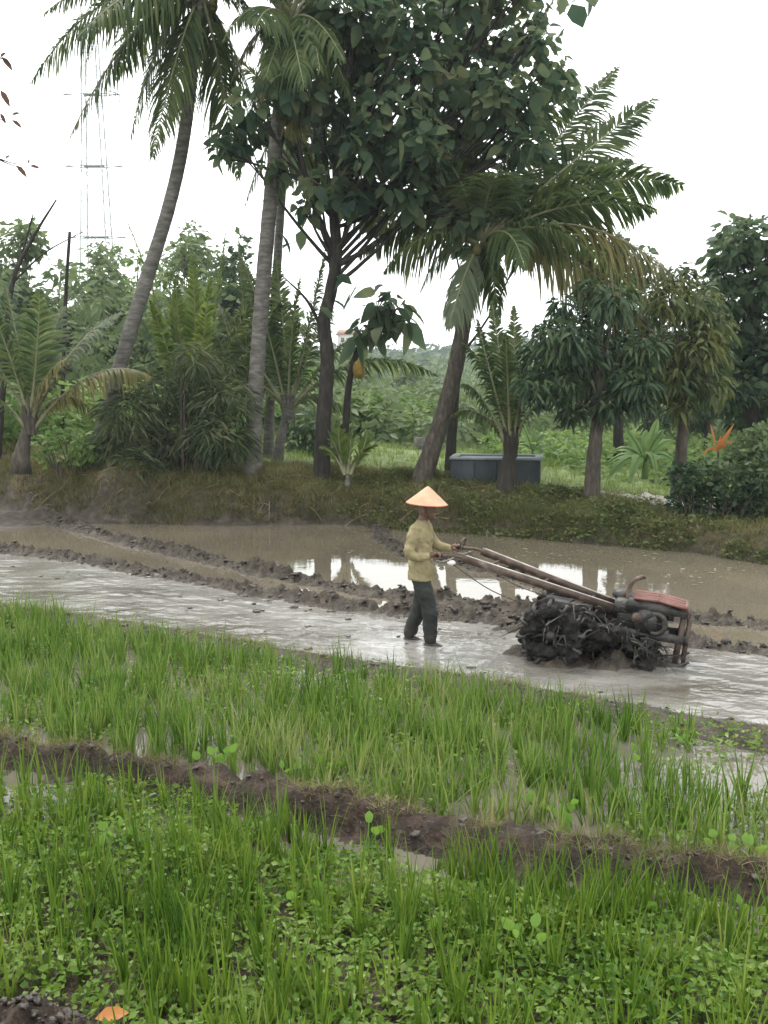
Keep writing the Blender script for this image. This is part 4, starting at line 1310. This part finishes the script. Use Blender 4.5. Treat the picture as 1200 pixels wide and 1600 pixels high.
# mud clods on the ridges
mb = MB()
clodpts = []
L_corner = wline([(-60, 1605), (60, 1600), (150, 1612)])
for Lr, n, w, s0, s1 in ((L_corner, 260, .1, .004, .02), (L_b1, 800, .16, .004, .02), (L_A, 900, .2, .008, .034), (L_B, 900, .2, .008, .036), (L_C, 500, .13, .01, .04), (L_b2, 400, .14, .008, .025)):
    X = RNG.uniform(-8, 7.5, n)
    Y = yline(Lr, X) + RNG.normal(0, w, n)
    if Lr is L_C or Lr is L_corner:
        t = RNG.random(n) * (len(Lr) - 1.001); i = t.astype(int); f = (t - i)[:, None]
        c = Lr[i] * (1 - f) + Lr[i + 1] * f + RNG.normal(0, .1, (n, 2)); X, Y = c[:, 0], c[:, 1]
    Z = height(X, Y)
    for x, y, z, r in zip(X, Y, Z, s0 + (s1 - s0) * RNG.random(n) ** 2):
        if z > -.03:
            sphere(mb, (x, y, z), (r * (1 + 1.2 * RNG.random()), r * (1 + .6 * RNG.random()), r * (.6 + .6 * RNG.random())), 6, 5, 0, 1.0)
tag(build('mud_clods', mb, noisemat('clod_mud', [(.016, .012, .009), (.034, .026, .019), (.07, .056, .043)], 9, .5, .45, .9, 40, bdist=.03), smooth=False), 'loose wet mud clods heaped along the ridges', 'mud', kind='stuff')
mb = MB()
n = 40
X = RNG.uniform(-6, 2.2, n); t = RNG.random(n)
Yv = yline(L_b2, X) + .4 + (yline(L_A, X) - yline(L_b2, X) - .7) * t
for x, y in zip(X, Yv):
    r = .008 + .02 * RNG.random() ** 3
    sphere(mb, (x, y, .012), (r * 2.6, r * 1.6, r * .7), 7, 5, 0, .9)
tag(build('tilled_lumps', mb, noisemat('wet_lump', [(.03, .026, .022), (.06, .052, .044)], 9, .3, .5, .4, 40), smooth=True), 'small wet mud lumps poking out of the tilled water', 'mud', kind='stuff')
# floating scraps on the ponds
mb = MB()
n = 460
X = RNG.uniform(-3.2, 6.5, n)
Yv = yline(L_B, X) + .3 + (bk(X) - yline(L_B, X) - .3) * RNG.random(n)
k = fbm(X * .6, Yv * .6, 161) > .08
X, Yv = X[k], Yv[k]
P = np.stack([X, Yv, 0 * X + .006], 1)
leaves(mb, P, rdir(len(P), -.02, .02), np.tile([0, 0, 1.], (len(P), 1)), .04 + .12 * RNG.random(len(P)) ** 2, .025 + .05 * RNG.random(len(P)) ** 2, .02, 0, 2)
tag(build('floating_scraps', mb, leafmat('scrap', [(.10, .09, .06), (.19, .17, .12), (.30, .27, .2)], .1, .6)), 'pale plant scraps floating on the brown ponds', 'litter', kind='stuff')
mb = MB()
c = at(760, 858)
sk = thing('marker_stick', 'thin pale stick standing in the pond behind the farmer', 'stick', c)
tube(mb, [c - [0, 0, .15], c + [0, 0, .2], c + [.01, 0, .34]], [.012, .009], 5); build('shaft', mb, M_bark, sk)
mb = MB()
lf = at(148, 1592, .06)
leaves(mb, [lf], [[1, .2, .15]], [[0, -.5, 1]], .15, .075, .15, .1)
tag(build('fallen_leaf', mb, M_orange), 'curled orange dead leaf lying on the near mud corner', 'leaf')

# broad-leaved water weeds
wl_pts = [(140, 1040, .1), (160, 1045, .12), (445, 1195, .13), (520, 1180, .1), (470, 1005, .0), (845, 1250, .12), (912, 1260, .16), (890, 1275, .12), (1128, 1325, .14), (1165, 1335, .12), (1180, 1325, .12), (1080, 1145, .1), (1005, 1165, .1), (325, 1182, .15), (345, 1195, .12),
          (185, 1310, .14), (575, 1300, .15), (480, 1410, .15), (822, 1490, .18), (1165, 1425, .12), (1000, 1400, .1), (150, 1335, .1), (650, 1455, .1)]
for i, (px, py, s) in enumerate(wl_pts):
    if s == 0: continue
    c = at(px, py + 28)
    c[2] = height(c[0], c[1])
    w = thing('water_weed', 'pale green broad-leaved water weed standing up among the rice', 'weed', c, 'broad-leaved weeds among the rice')
    mb = MB(); mb2 = MB()
    for j in range(RNG.integers(2, 6)):
        a = RNG.random() * 6.28
        e = c + np.array([math.cos(a) * .07, math.sin(a) * .07, s * (.8 + .5 * RNG.random())])
        mb = MB(); mb2 = MB()
        tube(mb2, bez(c, (c + e) / 2 + [0, 0, .03], e, 5), [.006, .004], 5, 0, False)
        leaves(mb, [e - [0, 0, .01]], [[math.cos(a) * .5, math.sin(a) * .5, .9]], [[RNG.normal() * .4, -1, .5]], .06 + .05 * RNG.random(), .035 + .03 * RNG.random(), .1, .3, 3)
        build('stalk', mb2, M_broad, w)
        build('blade', mb, M_broad, w)

# ------------------------------------------------------------------ farmer and hand tractor
HEAD = R(-17)                               # they head along the strip, a little towards the viewer
ax0 = at(869, 1020)                         # below the axle
AX = Matrix.Rotation(HEAD, 3, 'Z')


def loft(mb, rings, seg=18, mat=0):         # rings: (centre, rx, ry) lying level
    th = np.linspace(0, 2 * np.pi, seg, endpoint=False)
    V = []
    for c, rx, ry in rings:
        V.append(np.stack([c[0] + rx * np.cos(th), c[1] + ry * np.sin(th), np.full(seg, c[2])], 1))
    n = len(rings)
    fs = [(i * seg + k, i * seg + (k + 1) % seg, (i + 1) * seg + (k + 1) % seg, (i + 1) * seg + k) for i in range(n - 1) for k in range(seg)]
    fs += [tuple(range(seg))[::-1], tuple((n - 1) * seg + k for k in range(seg))]
    mb.addmesh(np.concatenate(V), fs, mat)


def limb(mb, pts, rad, seg=10, n=5):
    P = catmull(pts, n)
    tube(mb, P, rad, seg)
    sphere(mb, P[0], (rad[0],) * 3, 10, 8)
    sphere(mb, P[-1], (rad[-1],) * 3, 10, 8)


def remesh(mb, name, voxel, mat, parent, smooth=4, noise=None):
    o = build(name, mb, mat, parent, True, local=True)
    r = o.modifiers.new('r', 'REMESH'); r.mode = 'VOXEL'; r.voxel_size = voxel
    s = o.modifiers.new('s', 'SMOOTH'); s.iterations = smooth; s.factor = .5
    dg = bpy.context.evaluated_depsgraph_get()
    me = bpy.data.meshes.new_from_object(o.evaluated_get(dg))
    o.modifiers.clear()
    old = o.data; o.data = me; bpy.data.meshes.remove(old)
    me.name = name
    n = len(me.vertices)
    if noise:
        co = np.empty(n * 3, np.float32); me.vertices.foreach_get('co', co); co = co.reshape(-1, 3)
        no = np.empty(n * 3, np.float32); me.vertices.foreach_get('normal', no); no = no.reshape(-1, 3)
        co = co + no * noise(co.astype(float))[:, None]
        me.vertices.foreach_set('co', co.astype(np.float32).ravel())
    me.polygons.foreach_set('use_smooth', np.ones(len(me.polygons), bool))
    me.update()
    return o


fx = -1.48                                   # farmer stands this far behind the axle
fpos = np.array(ax0) + np.array(AX @ Vector((fx, 0, 0)))
fpos[2] = -.035
farmer = thing('person', 'farmer in a pointed straw hat, yellow long-sleeved shirt and dark trousers', 'person', fpos, None, HEAD)
M_skin = noisemat('skin', [(.085, .045, .03), (.12, .065, .042)], 8, .55, .4, .1, 60)
def muddy(m):                                # mud dried on the feet and shins
    n, l = m.node_tree.nodes, m.node_tree.links
    p = n['Principled BSDF']
    src = p.inputs['Base Color'].links[0].from_socket
    tc = n.new('ShaderNodeTexCoord'); sp = n.new('ShaderNodeSeparateXYZ'); l.new(tc.outputs['Object'], sp.inputs[0])
    nz = n.new('ShaderNodeTexNoise'); nz.inputs['Scale'].default_value = 14; l.new(tc.outputs['Object'], nz.inputs['Vector'])
    ad = n.new('ShaderNodeMath'); ad.operation = 'MULTIPLY_ADD'; ad.inputs[1].default_value = .22; l.new(nz.outputs['Fac'], ad.inputs[0]); l.new(sp.outputs[2], ad.inputs[2])
    mr = n.new('ShaderNodeMapRange'); mr.inputs['From Min'].default_value = .22; mr.inputs['From Max'].default_value = .34; l.new(ad.outputs[0], mr.inputs[0])
    mx = n.new('ShaderNodeMixRGB'); mx.inputs[1].default_value = (.03, .024, .02, 1); l.new(mr.outputs[0], mx.inputs[0]); l.new(src, mx.inputs[2]); l.new(mx.outputs[0], p.inputs['Base Color'])


muddy(M_skin)
M_shirt = noisemat('shirt_cloth', [(.14, .115, .062), (.215, .182, .10), (.29, .25, .145)], 5, .85, .2, .15, 90)
M_trou = noisemat('trouser_cloth', [(.007, .009, .008), (.012, .015, .013), (.024, .027, .023)], 5, .75, .3, .15, 80)
M_straw = noisemat('hat_straw', [(.33, .20, .115), (.40, .262, .165), (.45, .32, .22)], 7, .7, .3, .4, 50)
M_hatrim = noisemat('hat_rim', [(.40, .12, .08), (.5, .18, .11)], 7, .7, .3, 0)

muddy(M_trou)
# joints (x forward, y away from the viewer, z up)
SH_R, EL_R, WR_R = (-.035, -.19, 1.335), (-.07, -.235, 1.075), (.13, -.20, 1.045)
SH_L, EL_L, WR_L = (-.02, .19, 1.34), (.10, .24, 1.125), (.27, .20, 1.08)
HIP_R, KN_R, AN_R = (-.01, -.085, .83), (.105, -.10, .46), (.115, -.10, .09)
HIP_L, KN_L, AN_L = (-.02, .085, .83), (-.045, .10, .46), (-.17, .10, .09)
GRIP_R, GRIP_L = np.array([.205, -.195, 1.055]), np.array([.345, .20, 1.085])

mb = MB()
loft(mb, [((-.02, 0, .80), .10, .14), ((-.015, 0, .92), .10, .14), ((0, 0, 1.05), .085, .12), ((.0, 0, 1.2), .09, .135), ((-.005, 0, 1.32), .08, .15), ((-.01, 0, 1.40), .05, .07)])
limb(mb, [(-.01, 0, 1.36), (.01, 0, 1.43), (.03, 0, 1.47)], [.062, .055, .055])
hc_ = np.array([.045, 0, 1.535])
sphere(mb, hc_, (.098, .078, .118), 16, 12)
sphere(mb, hc_ + [.035, 0, -.06], (.06, .056, .06), 12, 9)
sphere(mb, hc_ + [.102, 0, -.018], (.022, .014, .026), 8, 6)
sphere(mb, hc_ + [.088, 0, -.062], (.014, .026, .010), 8, 6)
sphere(mb, hc_ + [.085, 0, -.098], (.02, .024, .018), 8, 6)
for s in (-1, 1):
    sphere(mb, hc_ + [-.005, s * .08, -.01], (.022, .012, .034), 8, 6)
    sphere(mb, hc_ + [.085, s * .03, .02], (.016, .022, .008), 8, 6)
for SH, EL, WR in ((SH_R, EL_R, WR_R), (SH_L, EL_L, WR_L)):
    limb(mb, [SH, EL, WR], [.042, .042, .038, .034, .027], 10, 6)
for HI, KN, AN in ((HIP_R, KN_R, AN_R), (HIP_L, KN_L, AN_L)):
    limb(mb, [HI, KN, AN], [.088, .075, .055, .05, .036], 10, 6)
    a = np.array(AN)
    limb(mb, [a + [-.045, 0, -.055], a + [.04, 0, -.045], a + [.13, -.01, -.065]], [.034, .038, .034, .026], 10, 4)
    for j in range(5):
        limb(mb, [a + [.12, -.03 + .016 * j, -.07], a + [.165 - .008 * j, -.034 + .017 * j, -.075]], [.012, .010], 8, 3)
for GR, WR, sy in ((GRIP_R, WR_R, -1), (GRIP_L, WR_L, 1)):
    w = np.array(WR)
    k = GR - w
    loftP = [w, w + k * .45 + [0, 0, .012], w + k * .85 + [0, 0, .022]]
    tube(mb, catmull(loftP, 4), [.026, .034, .032], 10, 0, True, 0, 1.0)
    for j in range(4):                       # fingers wrap over the handle
        yy = (-.033 + .022 * j)
        L = (1, 1.08, 1.02, .86)[j]
        b = w + k * .85 + np.array([0, yy, .022])
        limb(mb, [b, b + [.036 * L, 0, .010], b + [.056 * L, 0, -.018], b + [.040 * L, 0, -.044], b + [.012, 0, -.046]], [.0105, .0105, .010, .0095, .0085], 8, 3)
    limb(mb, [w + k * .35 + [0, -sy * .02, 0], w + k * .7 + [0, -sy * .045, -.004], w + k * 1.05 + [0, -sy * .03, -.022]], [.014, .0125, .0105], 8, 3)
remesh(mb, 'body', .006, M_skin, farmer, 3)

mb = MB()
loft(mb, [((-.005, 0, .755), .158, .20), ((-.008, 0, .81), .154, .198), ((-.018, 0, .92), .14, .185), ((-.02, 0, 1.05), .122, .17), ((-.01, 0, 1.2), .124, .18), ((-.012, 0, 1.30), .112, .18), ((-.012, 0, 1.375), .088, .15), ((-.005, 0, 1.415), .066, .085)])
limb(mb, [np.array(SH_R) + [0, .01, 0], np.array(EL_R) + [-.012, 0, -.01], np.array(WR_R) + [-.015, 0, 0]], [.068, .066, .060, .054, .045], 12, 6)
limb(mb, [np.array(SH_L) + [0, -.01, 0], np.array(EL_L) + [-.012, 0, -.01], np.array(WR_L) + [-.015, 0, 0]], [.068, .066, .060, .054, .045], 12, 6)


def wrinkle(co):
    a = fbm(co[:, 0] * 9 + co[:, 1] * 5, co[:, 2] * 14 + co[:, 0] * 8, 201, 3)
    b = fbm(co[:, 0] * 20 + co[:, 2] * 6, co[:, 2] * 24 + co[:, 1] * 18, 205, 3)
    return .022 * a + .010 * b


shirt = remesh(mb, 'shirt', .011, M_shirt, farmer, 3, wrinkle)
mb = MB()
loft(mb, [((-.02, 0, .74), .11, .15), ((-.02, 0, .80), .122, .16), ((-.02, 0, .90), .115, .155)])
for HI, KN, AN in ((HIP_R, KN_R, AN_R), (HIP_L, KN_L, AN_L)):
    limb(mb, [np.array(HI) + [0, 0, -.02], KN, np.array(AN) + [0, 0, .035]], [.104, .098, .088, .085, .080], 12, 6)
remesh(mb, 'trousers', .011, M_trou, farmer, 3, wrinkle)
# hat: a cone with a slightly dished flank, wound straw steps, open underneath
mb = MB(); mb2 = MB()
hx0 = np.array([.045, 0, 1.595])
seg = 48
prof = [(.225, 0.0), (.185, .036), (.146, .07), (.107, .103), (.068, .137), (.03, .170), (.004, .186)]
th = np.linspace(0, 2 * np.pi, seg, endpoint=False)
def revolve(mbx, prof, mat=0):
    V = np.concatenate([np.stack([r * np.cos(th), r * np.sin(th), np.full(seg, z)], 1) for r, z in prof])
    tl = .07
    V = np.stack([V[:, 0] * math.cos(tl) + V[:, 2] * math.sin(tl), V[:, 1], -V[:, 0] * math.sin(tl) + V[:, 2] * math.cos(tl)], 1) + hx0
    mbx.addmesh(V, [(i * seg + k, i * seg + (k + 1) % seg, (i + 1) * seg + (k + 1) % seg, (i + 1) * seg + k) for i in range(len(prof) - 1) for k in range(seg)], mat)
steps = []
for (r0, z0), (r1, z1) in zip(prof[:-1], prof[1:]):
    for f in (0, .33, .66):
        r, z = r0 + (r1 - r0) * f, z0 + (z1 - z0) * f
        steps += [(r, z), (r - .002, z + .003)]
revolve(mb, steps + [prof[-1], (.0005, .188)])
revolve(mb, [(r - .004 if r > .01 else r * .3, z - .006) for r, z in prof])
hat = build('straw_hat', mb, M_straw, farmer, True, local=True)
revolve(mb2, [(.227, .004), (.231, -.001), (.227, -.007), (.219, -.007), (.222, .002), (.227, .004)])
build('hat_rim', mb2, M_hatrim, hat, True, local=True)
mb = MB()
for s in (-1, 1):
    tube(mb, catmull([hx0 + [-.02, s * .10, .05], hc_ + [.02, s * .082, -.03], hc_ + [.04, s * .03, -.115], hc_ + [.045, 0, -.12]], 4), .0025, 5)
build('chin_strap', mb, M_bark_d, hat, True, local=True)

tr = thing('hand_tractor', 'muddy two-wheeled walking tractor with long rusty handles and a red engine cover', 'tractor', (ax0[0], ax0[1], -.03), None, HEAD)
M_rust = noisemat('rusty_paint', [(.020, .015, .011), (.042, .026, .018), (.07, .044, .032), (.15, .125, .10)], 7, .6, .4, .3, 40)
M_redp = noisemat('red_paint', [(.035, .024, .018), (.115, .036, .025), (.13, .055, .04), (.15, .115, .09)], 6, .5, .4, .15, 40)
M_iron = noisemat('muddy_iron', [(.010, .009, .008), (.02, .018, .016), (.055, .048, .04)], 8, .5, .5, .6, 35, rr=(.25, .75))
M_wetmud = noisemat('wet_black_mud', [(.006, .0055, .005), (.012, .011, .010), (.028, .025, .022)], 9, .6, .12, .8, 30, rr=(.45, .9), bdist=.03)
M_grey = noisemat('worn_steel', [(.22, .2, .18), (.36, .34, .31), (.45, .43, .40)], 8, .45, .5, .1, 40, metal=.4)
M_weedwet = leafmat('wet_weed', [(.008, .0075, .006), (.016, .015, .012), (.035, .032, .026), (.13, .118, .10)], .05, .35, .6)
M_white = noisemat('white_plastic', [(.5, .48, .45), (.65, .63, .6)], 4, .5, .4, 0)

gr, gl = np.array(GRIP_R) + [fx, 0, -.003], np.array(GRIP_L) + [fx, 0, -.003]


def beam(mb, a, b, w, h, mat=0):
    a, b = np.array(a, float), np.array(b, float)
    d = nrm(b - a); s = nrm(np.cross(d, [0, 0, 1.0])); u = np.cross(s, d)
    V = [p + s * sx * w / 2 + u * su * h / 2 for p in (a, b) for sx, su in ((-1, -1), (1, -1), (1, 1), (-1, 1))]
    mb.addmesh(np.array(V), [(3, 2, 1, 0), (4, 5, 6, 7), (0, 1, 5, 4), (1, 2, 6, 5), (2, 3, 7, 6), (3, 0, 4, 7)], mat)


for g, ye, sgn in ((gr, -.11, -1), (gl, .11, 1)):
    g0 = g + [-.02, 0, .002]
    k = g + np.array([.20, -sgn * .02, .0])
    e = np.array([.62, ye, .575])
    mb = MB()
    tube(mb, catmull([g + [.045, 0, 0], k, k + [.12, -sgn * .01, -.03]], 4), .017, 8)
    beam(mb, k + [.08, -sgn * .01, -.02], e, .055, .075)
    h = build('handlebar', mb, M_rust, tr, local=True)
    beamtop = MB(); o_ = np.array([0, 0, .041])
    beam(beamtop, k + o_ + [.12, -sgn * .01, -.03], e + o_ * 1.0, .028, .006)
    build('worn_edge', beamtop, M_grey, h, local=True)
    mb = MB(); tube(mb, [g + [-.06, 0, .004], g + [.065, 0, -.0]], .0205, 10); build('grip', mb, noisemat('rubber_grip', [(.012, .012, .012), (.025, .024, .023)], 6, .6, .3, 0), h, True, local=True)
    mb = MB(); tube(mb, catmull([k + [-.04, sgn * .02, -.03], k + [-.13, sgn * .02, -.06], k + [-.2, sgn * .02, -.055]], 4), [.007, .006], 6); tube(mb, [k + [-.04, sgn * .02, -.03], k + [.0, 0, -.005]], .008, 6)
    build('lever', mb, M_grey, h, True, local=True)
mb = MB()
for t in (.22, .55, .85):
    a = gr * (1 - t) + np.array([.62, -.11, .575]) * t + [.14 * (1 - t), 0, 0]; b = gl * (1 - t) + np.array([.62, .11, .575]) * t + [.14 * (1 - t), 0, 0]
    mb = MB(); tube(mb, [a, b], .018, 8); build('crossbar', mb, M_rust, tr, True, local=True)
mb = MB(); tube(mb, catmull([gl + [.1, -.12, .05], gl + [.12, -.12, .13], gl + [.12, -.32, .13], gl + [.1, -.32, .05]], 4), .011, 6)
build('gear_lever', mb, M_rust, tr, True, local=True)
mb = MB(); sphere(mb, gr + [.16, .02, -.075], (.05, .035, .03), 12, 8); build('throttle_bottle', mb, M_white, tr, True, local=True)
# cables sagging along the handles
mb = MB()
for s, g in ((-1, gr), (1, gl)):
    tube(mb, catmull([g + [.1, 0, -.03], g + [.6, -s * .02, -.35], g + [1.1, -s * .04, -.50], (.35, s * .12, .5)], 6), .006, 5)
build('cable', mb, M_iron, tr, True, local=True)
# gear case and chassis
mb = MB()
box(mb, (-.0, 0, .36), (.36, .20, .42), (0, .12, 0), 0, .03)
box(mb, (.12, 0, .56), (.50, .24, .10), (0, .14, 0), 0, .02)
tube(mb, [(0, -.44, .33), (0, .44, .33)], .045, 12)
tube(mb, [(.0, -.15, .45), (.0, .15, .45)], .13, 14)
build('gear_case', mb, M_iron, tr, local=True)
mb = MB()
for s in (-1, 1):
    beam(mb, (.05, s * .17, .42), (1.32, s * .17, .30), .05, .08)
box(mb, (.9, 0, .335), (.5, .30, .03), (0, .095, 0))
box(mb, (1.315, 0, .30), (.05, .39, .09))
build('chassis', mb, M_iron, tr, local=True)
# belt guard in front of the handles
mb = MB()
for zc, xc, r in ((.47, .12, .11), (.50, .72, .13)):
    tube(mb, [(xc, .19, zc), (xc, .24, zc)], r, 20)
box(mb, (.42, .215, .49), (.62, .05, .2), (0, .0, 0), 0, .01)
build('belt_guard', mb, M_rust, tr, True, local=True)
# engine
mb = MB()
box(mb, (.86, 0, .50), (.46, .30, .30), (0, .09, 0), 0, .03)
box(mb, (.70, -.03, .60), (.20, .26, .16), (0, .09, 0), 0, .03)
tube(mb, [(.92, -.15, .48), (.92, -.215, .48)], .12, 22)
tube(mb, [(1.12, -.08, .55), (1.20, -.08, .54)], .07, 14)
build('engine_block', mb, M_iron, tr, local=True)
mb = MB(); tube(mb, [(.84, -.205, .515), (.84, -.235, .515)], .055, 16); build('fuel_cap', mb, M_rust, tr, True, local=True)
mb = MB(); ring_rot(mb, np.array([1.02, -.19, .46]), (0, 1, 0), .08, .125, .05, 24)
for k in range(4):
    a = k * math.pi / 2
    tube(mb, [(1.02, -.19, .46), (1.02 + .09 * math.cos(a), -.19, .46 + .09 * math.sin(a))], .012, 6)
build('flywheel', mb, M_iron, tr, True, local=True)
mb = MB()
hood = [(.72, .66), (.76, .705), (1.05, .685), (1.30, .625), (1.325, .58), (1.325, .535), (.72, .58)]
V = [(x, s * w, z) for s, w in ((-1, .185), (1, .185)) for x, z in hood]
m = len(hood)
mb.addmesh(np.array(V), [tuple(range(m))[::-1], tuple(range(m, 2 * m))] + [(i, (i + 1) % m, m + (i + 1) % m, m + i) for i in range(m)])
build('side_housing', mb, M_iron, tr, local=True)
mb = MB()                                   # ribbed red lid
for i in range(7):
    yy = -.186 + .062 * i
    for (xa, za), (xb, zb) in (((.80, .715), (1.05, .697)), ((1.05, .697), (1.325, .632))):
        beam(mb, (xa, yy, za + (.004 if i % 2 else 0)), (xb, yy, zb + (.004 if i % 2 else 0)), .060, .022)
beam(mb, (1.318, -.2, .625), (1.318, .2, .625), .03, .05)
beam(mb, (1.34, -.19, .60), (1.34, -.19, .45), .03, .03)
build('engine_cover', mb, M_redp, tr, local=True)
mb = MB(); box(mb, (1.335, 0, .50), (.02, .30, .20), (0, 0, 0)); 
for i in range(6): box(mb, (1.349, 0, .42 + .03 * i), (.012, .28, .012))
build('radiator_grille', mb, M_rust, tr, local=True)
mb = MB(); tube(mb, catmull([(.74, -.05, .66), (.74, -.05, .76), (.76, -.05, .83), (.82, -.05, .89), (.90, -.05, .915)], 5), [.03, .027, .022], 10); build('exhaust_pipe', mb, M_rust, tr, True, local=True)
mb = MB(); sphere(mb, (.66, .06, .70), (.1, .09, .06), 14, 8); build('air_cleaner', mb, M_iron, tr, True, local=True)
mb = MB()
for s in (-1, 1):
    beam(mb, (1.30, s * .15, .54), (1.22, s * .16, .05), .05, .05)
    beam(mb, (1.36, s * .15, .52), (1.30, s * .16, .06), .035, .035)
build('front_stand', mb, M_rust, tr, local=True)
mb = MB()
tube(mb, catmull([(.55, -.2, .08), (.95, -.2, .03), (1.22, -.2, .03), (1.36, -.2, .09)], 5), [.03, .035, .03, .015], 8)
tube(mb, catmull([(.55, .2, .08), (.95, .2, .03), (1.22, .2, .03), (1.36, .2, .09)], 5), [.03, .035, .03, .015], 8)
box(mb, (1.1, 0, .045), (.30, .44, .03))
build('skid', mb, M_iron, tr, local=True)
# cage wheels
for s in (-1, 1):
    yc = s * .40
    w = bpy.data.objects.new('wheel', None); link(w, tr); w.location = (0, yc, .33)
    mb = MB()
    for dy in (-.09, .09):
        ring_rot(mb, np.array([0, dy, 0]), (0, 1, 0), .265, .295, .025, 36)
    build('rim', mb, M_iron, w, True, local=True)
    mb = MB()
    for k in range(12):
        a = 2 * math.pi * k / 12 + .1
        ca, sa = math.cos(a), math.sin(a)
        c0 = np.array([ca * .31, 0, sa * .31])
        d = np.array([ca, 0, sa]); tg = np.array([-sa, 0, ca])
        V = [c0 + d * dr + tg * dt + np.array([0, dy, 0]) for dy in (-.13, .13) for dr, dt in ((-.06, -.012), (.04, -.03), (.04, .0), (-.06, .012))]
        mb.addmesh(np.array(V), [(3, 2, 1, 0), (4, 5, 6, 7), (0, 1, 5, 4), (1, 2, 6, 5), (2, 3, 7, 6), (3, 0, 4, 7)])
    build('paddle_lugs', mb, M_iron, w, local=True)
    mb = MB()
    for dy in (-.07, .07):
        for k in range(6):
            a = 2 * math.pi * k / 6
            tube(mb, [(.05 * math.cos(a), dy, .05 * math.sin(a)), (.275 * math.cos(a), dy, .275 * math.sin(a))], .015, 6)
    build('spokes', mb, M_iron, w, True, local=True)
    mb = MB(); tube(mb, [(0, -.13, 0), (0, .13, 0)], .045, 14); tube(mb, [(0, -.15, 0), (0, -.125, 0)], .022, 8, 0); build('hub', mb, M_iron, w, True, local=True)
    mb = MB()
    for k in range(150):                     # mud packed on the rim and lugs
        a = RNG.random() * 6.28
        r = .15 + .15 * RNG.random() ** .6
        q = .025 + .05 * RNG.random() ** 2
        sphere(mb, (r * math.cos(a), RNG.uniform(-.12, .12), r * math.sin(a)), (q * 1.3, q, q), 7, 5, 0, .6)
    remesh(mb, 'mud_coating', .014, M_wetmud, w, 1, lambda co: .02 * fbm(co[:, 0] * 22 + co[:, 1] * 9, co[:, 2] * 22, 221, 3))
# churned mud and torn weeds caught under the engine
mb = MB()
for k in range(300):
    x = RNG.uniform(-.26, .98)
    y = RNG.uniform(-.42, .40)
    zt = np.interp(x, [-.26, -.05, .2, .5, .75, .98], [.2, .48, .58, .50, .34, .16])
    q = .025 + .045 * RNG.random() ** 2
    sphere(mb, (x, y, RNG.random() ** .7 * zt), (q * 1.4, q * 1.1, q), 7, 5, 0, .7)
remesh(mb, 'mud_load', .017, M_wetmud, tr, 1, lambda co: .03 * fbm(co[:, 0] * 17 + co[:, 1] * 9, co[:, 2] * 17, 231, 3))
mb = MB()
for k in range(190):
    x = RNG.uniform(-.2, 1.1)
    y = RNG.uniform(-.5, -.1)
    zt = np.interp(x, [-.3, .2, .55, .9, 1.2], [.3, .66, .56, .38, .16])
    p = np.array([x, y, zt * RNG.random() ** .5 + .03])
    d = rdir(1, -.9, .5)[0] * np.array([1.2, .5, .8]); d[1] -= .25
    L = .07 + .2 * RNG.random() ** 1.5
    q = p + d * L + [0, 0, -.05]
    q[2] = max(q[2], .01)
    mid = (p + q) / 2 + rdir(1)[0] * L * .45 + [0, -.03, .05]
    P = bez(p, mid, q, 7)
    if k % 3:
        tube(mb, P, [.004 + .009 * RNG.random(), .008, .003], 5, 0, False)
    else:
        blades(mb, [p], [nrm(mid - p)], [nrm(q - mid) * .7 + [0, 0, -.4]], [nrm(np.cross(mid - p, [.2, 1, .1]))], L * 1.2, .022, 4)
build('torn_weeds', mb, M_weedwet, tr, local=True)

# ------------------------------------------------------------------ damp air
HAZE = .0005
mb = MB()
box(mb, (0, 480, 40), (1900, 1300, 96))
hz = build('haze', mb, None if False else bpy.data.materials.new('damp_air'))
hm = hz.data.materials[0]; hm.use_nodes = True
hn = hm.node_tree.nodes; hn.remove(hn['Principled BSDF'])
pv = hn.new('ShaderNodeVolumePrincipled')
pv.inputs['Color'].default_value = (.80, .90, .95, 1)
pv.inputs['Density'].default_value = HAZE
hm.node_tree.links.new(pv.outputs[0], hn['Material Output'].inputs['Volume'])
tag(hz, kind='stuff')
hz['label'] = 'thin pale haze in the damp air'; hz['category'] = 'haze'
